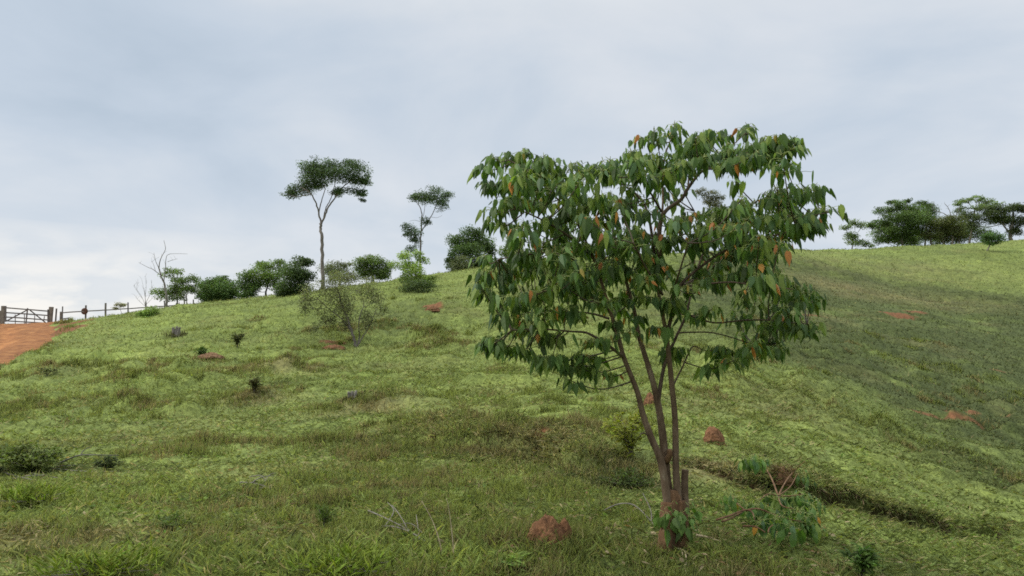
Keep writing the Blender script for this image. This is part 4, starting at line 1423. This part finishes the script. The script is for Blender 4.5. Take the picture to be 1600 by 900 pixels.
# ------------------------------------------------------------------ dead branches and dry stalks
GB = 'dead branches lying in the grass'


def branch_thing(name, label, px, py, parts, mat, group=GB, cat='branch'):
    """parts: lists of (px, py, height above ground in m) laid over the real ground, with radii"""
    root = thing(name, label, cat, G(px, py), group)
    for i, (pts, r0, r1) in enumerate(parts):
        q = []
        for a, b, hgt in pts:
            g = G(a, b)
            q.append(g + Vector((0, 0, hgt)))
        mb = MB()
        n = max(6, len(q) * 4)
        c = curve_pts(q, n)
        mb.tube(c, [r0 + (r1 - r0) * k / (n - 1) for k in range(n)], 6, wob=.1)
        mb.build('stick' if i == 0 else 'twig', mat, root)


branch_thing('fallen_branch', 'dark bare branch rising out of the left-edge shrub', 90, 728,
             [([(86, 729, .02), (105, 729, .09), (125, 729, .15), (150, 729, .155), (185, 729, .15)], .013, .005), ([(125, 729, .15), (130, 728, .21), (142, 728, .27)], .008, .004), ([(88, 733, .03), (110, 731, .03), (130, 731, .03)], .009, .005)], M_DARKWOOD)
branch_thing('fallen_branch', 'pale thin sticks lying in front of the left-edge shrub', 40, 745,
             [([(5, 741, .03), (25, 748, .03), (60, 755, .02)], .011, .006), ([(35, 743, .04), (70, 747, .03), (100, 752, .02)], .011, .005), ([(80, 738, .05), (130, 741, .03), (185, 741, .03)], .008, .004), ([(20, 752, .03), (55, 749, .05), (105, 750, .03)], .007, .004)], M_GREY)
branch_thing('fallen_branch', 'tangle of dark dead twigs left of centre in the grass', 402, 765,
             [([(372, 757, .02), (395, 762, .05), (425, 768, .03)], .011, .004), ([(385, 766, .02), (405, 760, .09), (428, 757, .10)], .008, .003), ([(390, 748, .02), (408, 757, .10), (415, 762, .05)], .007, .003), ([(378, 765, .03), (400, 768, .03), (430, 764, .05)], .008, .003), ([(410, 764, .03), (420, 752, .06), (430, 752, .09)], .006, .003)], M_GREY)
branch_thing('fallen_branch', 'long pale dead branch with twigs in the foreground grass', 640, 835,
             [([(596, 833, .05), (620, 838, .07), (650, 850, .06), (686, 870, .03)], .009, .004), ([(575, 822, .13), (600, 828, .10), (635, 842, .07), (680, 866, .04)], .006, .003), ([(600, 834, .05), (615, 818, .10), (605, 808, .12)], .006, .003), ([(640, 846, .06), (625, 830, .12), (612, 815, .14)], .005, .003),
              ([(655, 853, .05), (652, 838, .10), (650, 832, .14)], .005, .003), ([(610, 836, .06), (640, 838, .10), (660, 850, .08)], .003, .002)], M_GREY)
branch_thing('fallen_branch', 'short cut stick lying right of the trunk foot', 1105, 850, [([(1088, 842, .03), (1106, 847, .035), (1126, 852, .025)], .012, .008)], M_STRAW)
branch_thing('fallen_branch', 'thin stick lying across the foot of the main trunk', 1040, 868, [([(1000, 858, .02), (1030, 862, .05), (1068, 872, .05), (1072, 890, .03)], .009, .005), ([(1066, 872, .05), (1069, 885, .02), (1073, 905, .03)], .006, .004)], M_STRAW)
branch_thing('fallen_branch', 'thin arched dead twig left of the trunk', 1000, 820, [([(940, 806, .03), (965, 808, .11), (990, 812, .13), (1012, 818, .05), (1022, 826, .02)], .007, .004), ([(1018, 822, .03), (1017, 815, .10), (1005, 810, .22)], .005, .003)], M_GREY)


def stalk(label, pts, r):
    """a dry stem standing in the grass; first point is its foot"""
    g = G(pts[0][0], pts[0][1])
    mb = MB()
    q = [g - Vector((0, 0, .04))] + [P(a, b, g.y + dy) for a, b, dy in pts[1:]]
    mb.tube(curve_pts(q, 12), (r, r * .45), 5)
    o = mb.build('dry_stalk', M_STRAW)
    o.data.transform(Matrix.Translation(-g))
    o.location = g
    tag(o, label, 'stalk', 'dry stalks standing in the foreground grass')


stalk('leaning grey dry stalk above the long dead branch', [(692, 876), (688, 850, -.02), (675, 812, .02), (659, 783, .05)], .0055)
stalk('thin upright pale stalk with a bent tip', [(710, 880), (708, 850, 0), (703, 805, .02), (699, 784, 0), (697, 779, 0)], .0045)
stalk('short thin upright twig above the middle foreground', [(664, 792), (664, 780, 0), (664, 770, 0)], .004)
stalk('thin dry stem behind the foreground, right of the bent stalk', [(747, 776), (748, 765, 0), (749, 755, 0)], .004)

# ------------------------------------------------------------------ the main broad-leaved tree
TY = G(1055, 861).y
tb = Vector((0, TY, 0))
base = G(1055, 862)
TY = base.y
main = thing('broadleaf_tree', 'large multi-stemmed tree with drooping heart-shaped leaves in the foreground', 'tree', base)
PXM = TY / F                                     # metres per photo pixel at the tree


def tp(px, py, dy=0.0):
    return P(px, py, TY + dy)


mb = MB()
c = curve_pts([base + Vector((.0, 0, -.12)), base + Vector((0, 0, .0)), tp(1054, 835), tp(1054, 805), tp(1052, 780), tp(1050, 766)], 26)
mb.tube(c, [.074, .072, .070, .068, .067, .066, .066, .066, .066, .066, .066, .066, .066, .066, .066, .066, .066, .066, .066, .066, .064, .062, .058, .052, .045, .04], 18, wob=.09)
for pts, rr in (([(1041, 868, -.05), (1043, 840, -.06), (1044, 812, -.05), (1045, 785, -.03)], (.088, .072, .066, .055)), ([(1067, 870, -.02), (1066, 840, -.04), (1065, 812, -.03), (1062, 782, -.01)], (.072, .058, .052, .045)), ([(1054, 866, .09), (1054, 835, .07), (1055, 800, .05), (1055, 775, .04)], (.08, .07, .062, .05))):
    c = curve_pts([tp(*p) for p in pts], 14)
    mb.tube(c, [float(np.interp(i / 13 * 3, range(4), rr)) for i in range(14)], 14, wob=.10)
mb.build('trunk', M_STUMP, main)
SK = []      # skeleton nodes (position, radius)


def stem(name, pts, r0, r1, mat=M_BARK, part=True, mbx=None, n=None):
    q = [tp(*p) for p in pts]
    n = n or len(q) * 6
    cc = curve_pts(q, n)
    rad = [r0 + (r1 - r0) * (i / (n - 1)) ** .72 for i in range(n)]
    m_ = mbx or MB()
    m_.tube(cc, rad, 9 if r0 > .015 else 6, wob=.05)
    for p_, r_ in zip(cc, rad):
        SK.append((p_, r_))
    if mbx is None:
        m_.build(name, mat, main)


stem('stem', [(1045, 795, -.03), (1039, 755, -.03), (1032, 718, -.03), (1016, 680, -.02), (1004, 645, 0), (995, 610, .02), (975, 559, .05), (964, 518, .05), (952, 482, .03), (938, 434, 0), (929, 408, -.05), (910, 365, -.15), (890, 325, -.2)], .038, .007)
stem('stem', [(1052, 790, .06), (1044, 765, .06), (1038, 704, .05), (1033, 660, .05), (1028, 630, .05), (1020, 596, .06), (1008, 556, .1), (998, 523, .15), (991, 485, .2), (980, 445, .25), (968, 400, .3), (955, 350, .3), (940, 318, .3)], .042, .008)
stem('stem', [(1061, 795, 0), (1058, 760, 0), (1056, 728, 0), (1055, 659, 0), (1050, 603, 0), (1045, 554, -.03), (1041, 520, -.05), (1037, 500, -.08), (1031, 470, -.12), (1027, 430, -.15), (1031, 370, -.15), (1036, 310, -.12), (1033, 262, -.1)], .034, .007)
stem('cut_stem', [(1072, 800, .05), (1070, 770, .05), (1070, 745, .05), (1071, 734, .05)], .030, .028)
# stub of a cut limb on the middle stem
mbs = MB()
mbs.tube(curve_pts([tp(1040, 722, .02), tp(1046, 712, -.02), tp(1046, 702, -.03)], 6), (.026, .020), 9, wob=.06)
mbs.build('cut_stub', M_STUMP, main)
for pts, r0, r1 in [
    ([(1028, 632, .05), (1033, 597, .08), (1038, 572, .1), (1048, 546, .12), (1058, 523, .15), (1071, 495, .2), (1079, 462, .25), (1088, 420, .3)], .024, .009),
    ([(1042, 524, -.05), (1049, 495, -.08), (1056, 464, -.1), (1062, 447, -.12), (1081, 428, -.15), (1099, 414, -.18), (1125, 396, -.2), (1153, 383, -.25), (1186, 373, -.25), (1226, 364, -.3), (1255, 350, -.3)], .022, .006),
    ([(1066, 447, -.1), (1095, 432, .1), (1135, 402, .2), (1165, 388, .3), (1205, 376, .4)], .02, .006),
    ([(1030, 400, -.15), (1031, 355, -.2), (1040, 330, -.22), (1064, 312, -.25), (1076, 293, -.25), (1094, 270, -.25), (1113, 261, -.25), (1138, 251, -.25), (1162, 241, -.3), (1186, 231, -.3), (1207, 220, -.3)], .026, .006),
    ([(973, 557, .05), (955, 543, -.1), (937, 531, -.2), (916, 520, -.25), (893, 518, -.3), (842, 514, -.4), (800, 516, -.5)], .02, .005),
    ([(952, 498, .04), (925, 490, .1), (893, 487, .2), (850, 486, .3)], .014, .005),
    ([(944, 480, .03), (929, 472, -.2), (914, 448, -.4), (886, 452, -.6), (850, 455, -.7)], .015, .005),
    ([(938, 434, 0), (905, 410, -.3), (865, 395, -.5), (810, 400, -.6), (780, 405, -.6)], .016, .005),
    ([(925, 400, -.05), (890, 370, -.3), (850, 345, -.4), (805, 325, -.4)], .016, .005),
    ([(895, 335, -.2), (860, 300, -.2), (825, 268, -.2), (795, 250, -.2)], .013, .005),
    ([(1027, 440, -.15), (1015, 345, 0), (1000, 310, .1), (975, 290, .15), (950, 280, .2), (925, 268, .2)], .018, .005),
    ([(1033, 330, -.15), (1010, 290, -.4), (990, 255, -.5)], .014, .005),
    ([(1034, 275, -.1), (1040, 240, 0), (1052, 210, 0)], .012, .005),
    ([(1075, 296, -.25), (1078, 260, -.1), (1085, 225, 0), (1090, 212, 0)], .011, .004),
    ([(1113, 261, -.25), (1140, 232, -.2), (1165, 208, -.2)], .010, .004),
    ([(1068, 448, -.1), (1109, 443, -.3), (1145, 441, -.4), (1181, 446, -.5), (1240, 452, -.6)], .013, .004),
    ([(1076, 492, .2), (1114, 504, .1), (1158, 501, .0), (1196, 500, -.1), (1234, 504, -.2), (1262, 506, -.2)], .011, .004),
    ([(1058, 520, .15), (1102, 519, .1), (1132, 524, .1), (1171, 536, .1), (1195, 540, .1)], .009, .004),
    ([(1053, 600, 0), (1066, 574, .05), (1076, 552, .1), (1084, 541, .12), (1100, 547, .1), (1122, 549, .1), (1140, 552, .1)], .010, .004),
    ([(1088, 425, .3), (1110, 370, .5), (1140, 335, .6), (1170, 320, .7), (1215, 300, .7)], .013, .005),
    ([(1088, 425, .3), (1078, 370, .5), (1085, 330, .7)], .012, .005),
    ([(980, 445, .25), (945, 410, .6), (900, 385, .8), (860, 375, .9)], .014, .005),
    ([(955, 350, .3), (930, 320, .5), (880, 295, .6), (850, 260, .6)], .012, .005),
    ([(1230, 362, -.3), (1262, 340, -.3), (1295, 332, -.3)], .007, .004),
    ([(1190, 340, .5), (1225, 318, .5), (1250, 298, .5)], .007, .004),
    ([(1035, 460, -.1), (1010, 420, -.6), (990, 380, -.9)], .015, .005),
    ([(1045, 480, 0), (1060, 430, -.6), (1075, 380, -.9)], .014, .005),
    ([(1016, 682, -.02), (1006, 677, -.06), (1000, 678, -.1)], .010, .004),
]:
    stem('branch', pts, r0 * .8, r1 * .85, M_LIMB)

TIPS = [(790, 232), (820, 230), (850, 240), (868, 252), (770, 246), (758, 283), (785, 285), (805, 260), (830, 262), (890, 258), (775, 318), (800, 310), (835, 290), (865, 290), (900, 270), (900, 300), (930, 250), (948, 245), (960, 262),
        (985, 240), (985, 232), (1005, 216), (1030, 206), (1048, 197), (1058, 202), (1080, 212), (1100, 202), (1120, 206), (1140, 216), (1165, 198), (1175, 218), (1205, 213), (1228, 213), (1212, 226), (1190, 238), (1215, 289), (1255, 289), (1168, 303), (1185, 308),
        (1145, 314), (1128, 322), (1272, 327), (1294, 324), (1250, 337), (1225, 332), (1195, 337), (1165, 337), (1140, 347), (1110, 337), (1085, 337), (1060, 342), (1270, 347), (1240, 350), (850, 330), (880, 330), (910, 330), (940, 302), (960, 312), (985, 330),
        (1010, 330), (980, 290), (1010, 270), (1040, 262), (1070, 250), (1100, 242), (1130, 240), (1150, 246), (1040, 232), (762, 413), (785, 405), (810, 390), (780, 430), (830, 400), (850, 380), (880, 385), (910, 380), (940, 370), (970, 360), (1000, 370),
        (1030, 370), (1060, 370), (1090, 360), (1000, 400), (1040, 400), (820, 350), (790, 350), (800, 468), (830, 460), (860, 440), (890, 430), (920, 420), (860, 478), (890, 468), (820, 488), (792, 498), (840, 515), (870, 515), (910, 500), (940, 460), (768, 525),
        (800, 525), (930, 535), (872, 560), (900, 556), (985, 420), (1010, 440), (990, 460), (1000, 490), (1075, 410), (1060, 470), (1090, 495), (1065, 535), (1130, 408), (1155, 403), (1180, 408), (1200, 418), (1230, 438), (1262, 446), (1212, 474), (1220, 488), (1245, 500),
        (1268, 500), (1200, 498), (1180, 528), (1200, 528), (1207, 540), (1128, 540), (1145, 540), (1160, 382), (1195, 378), (1220, 372), (1115, 480), (1160, 478), (870, 355), (930, 345), (1120, 365), (1145, 372), (1185, 355), (1215, 350), (960, 395), (900, 405), (870, 410),
        (1255, 358), (1280, 342), (950, 500), (985, 520), (1020, 505), (1040, 545), (1085, 455), (1110, 425), (845, 270), (875, 275), (915, 262), (1060, 225), (1020, 235), (1000, 255), (1085, 228), (1110, 222),
        (752, 425), (760, 445), (770, 462), (755, 400), (758, 530), (775, 542), (792, 538), (815, 542), (905, 575), (882, 578), (858, 566), (745, 440), (835, 555), (1245, 455), (1270, 452), (1278, 508), (1255, 512), (1230, 478), (1140, 556), (1195, 548),
        (1222, 545), (1240, 228), (1222, 236), (1205, 232), (1242, 288), (1268, 288), (1206, 296), (1285, 338), (1262, 352), (1160, 540), (1190, 425), (1245, 440), (756, 262), (762, 290), (775, 335), (1222, 305), (1262, 300), (1236, 218), (1190, 222)]
# crowded parts carry a second and third layer of shoots at other depths
EX = []
for x_, y_ in TIPS:
    inner = 800 < x_ < 1230 and 235 < y_ < 480
    dd = random.uniform(-.35, .35) if not inner else random.uniform(-.9, .2)
    EX.append((x_ + random.gauss(0, 4), y_ + random.gauss(1, 4), dd, 1.0))
    if inner and random.random() < (.6 if y_ < 300 else .95):
        EX.append((x_ + random.gauss(0, 20), y_ + random.gauss(5, 9), random.uniform(.2, 1.05), .9))
    if inner and random.random() < .45:
        EX.append((x_ + random.gauss(0, 18), y_ + random.gauss(6, 9), random.uniform(-1.0, .6), .9))
for _ in range(22):
    EX.append((random.uniform(785, 1000), random.choice((310, 345, 395, 420)) + random.gauss(0, 6), random.uniform(-.7, .9), .95))
for _ in range(14):
    EX.append((random.uniform(1000, 1225), random.choice((245, 335, 360)) + random.gauss(0, 6), random.uniform(-.6, .9), .95))
SKP = np.array([p for p, _ in SK])
SKR = np.array([r for _, r in SK])
tw = MB()
bud = MB()
LP, LA, LB, LL, LC = [], [], [], [], []
PET = MB()


def leaf_colour(young):
    c = np.array([.078, .135, .038]) * random.uniform(.5, 1.5)
    if random.random() < .25:
        c = np.array([.145, .20, .05]) * random.uniform(.8, 1.25)
    if random.random() < .15:
        c = np.array([.062, .115, .048]) * random.uniform(.8, 1.2)
    if young:
        c = np.array([.19, .25, .08]) * random.uniform(.8, 1.3)
    return c


def shoot(tip, s, nl, ln, spread=1.0, wither=.04):
    """petioled leaves hanging from the end of a twig"""
    d = (tip - s)
    d = d.normalized() if d.length > 1e-4 else Vector((0, 0, 1))
    for i in range(nl):
        u = i / max(1, nl - 1)
        node_p = tip.lerp(s, min(.75, u * min(1.0, .24 / max(.05, (tip - s).length))))
        a = i * 2.4 + random.uniform(-.5, .5)
        o = Vector((math.cos(a), math.sin(a), 0))
        pl = random.uniform(.035, .085) * spread * (.6 + .8 * u)
        rise = random.uniform(.1, .8) * (1 - .8 * u)
        pe = node_p + (o + Vector((0, 0, rise))).normalized() * pl + Vector((0, 0, -.012))
        PET.tube(curve_pts([node_p, node_p.lerp(pe, .55) + Vector((0, 0, .012)), pe], 4), (.0022, .0016), 3, (.30, .33, .12), cap=False)
        young = i < 2
        L = ln * random.choice((.6, .8, .95, 1.05, 1.15, 1.25)) * random.uniform(.9, 1.1) * (.55 if young else 1) * (.8 + .3 * u)
        tilt = random.uniform(.0, .42) + (.3 if u < .3 else 0)
        A = (o * math.sin(tilt) + Vector((0, 0, -math.cos(tilt)))).normalized()
        A = (A + Vector((random.gauss(0, .16), random.gauss(0, .16), random.gauss(0, .1)))).normalized()
        N = (o * math.cos(tilt) + Vector((0, 0, math.sin(tilt))))
        N = (N + Vector((random.gauss(0, .35), random.gauss(0, .35), random.gauss(0, .15)))).normalized()
        B = A.cross(N).normalized()
        # the normal A x B must face outwards
        if A.cross(B).dot(N) < 0:
            B = -B
        c = leaf_colour(young)
        if random.random() < wither and not young:
            c = np.array(random.choice([(.34, .14, .04), (.28, .11, .04), (.40, .20, .05), (.24, .19, .05)])) * random.uniform(.8, 1.2)
            L *= .8
        LP.append(pe)
        LA.append(A)
        LB.append(B)
        LL.append(L)
        LC.append(c)
    for _ in range(3):
        e = tip + Vector((random.gauss(0, .015), random.gauss(0, .015), random.uniform(.005, .04)))
        bud.tube([tip, e], (.004, .002), 4, tuple(np.array([.30, .32, .14]) * random.uniform(.8, 1.2)))


for x_, y_, dd, sc_ in EX:
    t = tp(x_, y_ + 3, dd)
    d = np.linalg.norm(SKP - np.array(t), axis=1) + np.maximum(SKP[:, 2] - t.z, 0) * 1.5 + np.maximum(SKR - .02, 0) * 6
    j = int(np.argmin(d))
    s = Vector(SKP[j])
    L = (t - s).length
    if L > .02:
        mid = s.lerp(t, .5) + Vector((random.gauss(0, .04), random.gauss(0, .04), -.08)) * min(1, L * 1.5)
        c = curve_pts([s, mid, t], 8)
        tw.tube(c, (min(.007, .003 + L * .006), .003), 5, (.10, .07, .05))
        s2 = c[5] if L > .2 else s
    else:
        s2 = s - Vector((0, 0, .1))
    shoot(t, s2, random.randint(15, 25), random.uniform(.075, .114) * sc_, random.uniform(1.1, 1.7), .06 if (800 < x_ < 1230 and 300 < y_ < 540) else .012)
    if L > .35 and random.random() < .6:          # a side shoot halfway
        shoot(c[4] + Vector((random.gauss(0, .03), random.gauss(0, .03), .02)), c[3], random.randint(5, 9), .11)


def leaf_mesh(name, parent, tm=HEART, wid=.50, extra=()):
    pos, A, B = np.array(LP), np.array(LA), np.array(LB)
    L = np.array(LL)
    W = L * wid * rng.uniform(.85, 1.15, len(L))
    v, f = scatter(tm[0], tm[1], pos, A, B, L, W, L * rng.uniform(.5, 1.25, len(L)))
    # long leaves bend towards the ground near the tip
    V_, T_, C_ = [v], [f], [np.repeat(np.array(LC), len(tm[0]), 0)]
    for b_ in extra:
        off = sum(len(q) for q in V_)
        V_.append(np.concatenate(b_.v))
        T_.append(np.concatenate(b_.f) + off)
        C_.append(np.concatenate(b_.t))
    o = mesh_np(name, np.concatenate(V_), np.concatenate(T_), M_LEAF, np.concatenate(C_), parent, False)
    n = len(LP)
    for q in (LP, LA, LB, LL, LC):
        q.clear()
    return n


NL = leaf_mesh('crown', main, extra=(tw, bud, PET))
# fresh shoots sprouting round the stump
PET = MB()
bud = MB()
for px, py, dy, nl in ((1046, 800, -.15, 7), (1056, 803, -.17, 7), (1068, 800, -.15, 8), (1038, 796, -.12, 5), (1080, 802, -.10, 7), (1060, 815, -.17, 6), (1072, 815, -.15, 6), (1090, 792, -.02, 5), (1076, 785, -.1, 5), (1032, 792, -.05, 4), (1050, 785, -.12, 4)):
    t = tp(px, py, dy)
    shoot(t, t + Vector((0, .08, -.1)), nl, .092, 1.0, 0)
for c_ in range(len(LC)):
    LC[c_] = np.array([.095, .165, .045]) * random.uniform(.7, 1.35)
leaf_mesh('foliage', main, wid=.8, extra=(PET,))

# ------------------------------------------------------------------ cut sapling lying on the right
sb = G(1215, 775)
sap = thing('fallen_sapling', 'cut sapling with drooping green leaf sprays sprawling right of the tree', 'sapling', sb)
SY = sb.y


def sq(px, py, dy=0):
    return P(px, py, min(SY, ground_px(px, py + 40, H)[1]) + dy)


sm = []
for pts, r0, r1 in [([(1216, 775), (1204, 744), (1192, 727), (1184, 718)], .010, .005), ([(1216, 775), (1228, 752), (1240, 737), (1258, 720)], .009, .004), ([(1216, 775), (1235, 760), (1245, 742)], .008, .004), ([(1216, 775), (1200, 772), (1186, 782)], .008, .004),
                    ([(1216, 775), (1235, 775), (1255, 772)], .008, .004), ([(1216, 776), (1222, 790), (1240, 795)], .008, .004), ([(1166, 798), (1185, 795), (1220, 808), (1252, 815)], .010, .004), ([(1120, 812), (1140, 806), (1163, 797), (1175, 800), (1179, 812)], .011, .006),
                    ([(1128, 815), (1146, 808), (1164, 797)], .009, .006), ([(1164, 797), (1150, 785), (1145, 776)], .007, .004), ([(1160, 822), (1180, 823), (1196, 832)], .009, .005), ([(1200, 832), (1202, 825), (1208, 820)], .006, .004)]:
    mb = MB()
    mb.tube(curve_pts([sq(a, b, random.uniform(-.08, .08) if i else 0) for i, (a, b) in enumerate(pts)], 12), (r0, r1), 6, wob=.08)
    mb.build('branch', M_STUMP, sap)
PET = MB()
bud = MB()
for px, py, nl, ln in ((1184, 716, 11, .12), (1172, 716, 7, .11), (1195, 718, 7, .11), (1163, 722, 5, .10), (1245, 738, 7, .10), (1256, 741, 5, .10), (1186, 784, 8, .11), (1212, 776, 8, .12), (1235, 770, 10, .12), (1255, 772, 9, .12), (1268, 776, 6, .11), (1240, 795, 9, .12), (1222, 805, 9, .12),
                       (1250, 813, 9, .12), (1262, 817, 6, .11), (1165, 790, 6, .10), (1205, 795, 7, .11), (1150, 778, 5, .09), (1195, 812, 6, .10), (1275, 782, 5, .1), (1228, 818, 6, .11)):
    t = sq(px, py, random.uniform(-.2, .2))
    for q_ in range(2):
        t2 = t + Vector((random.gauss(0, .05), random.gauss(0, .06), random.gauss(.01, .02))) * q_
        shoot(t2, t2 + Vector((random.uniform(-.08, .08), .03, -.06)), nl + 3, ln * 1.0, 1.3, .02)
for c_ in range(len(LC)):
    if LC[c_][0] < .18:
        LC[c_] = LC[c_] * np.array([.95, 1.0, 1.05])
leaf_mesh('foliage', sap, LANCE, .42, extra=(PET,))
lump('earth_clod', 'brown root-matted clod behind the fallen sapling', 1224, 768, .12, .10, .15, M_STUMP, 23, cat='mound', rough=.35)
shrub('dry_tuft', 'dry brown grass tuft on the root-matted clod', 1228, 765, .34, .20, (.115, .10, .07), .08, 420, 14, aspect=.12, droop=-.3, cat='tuft')
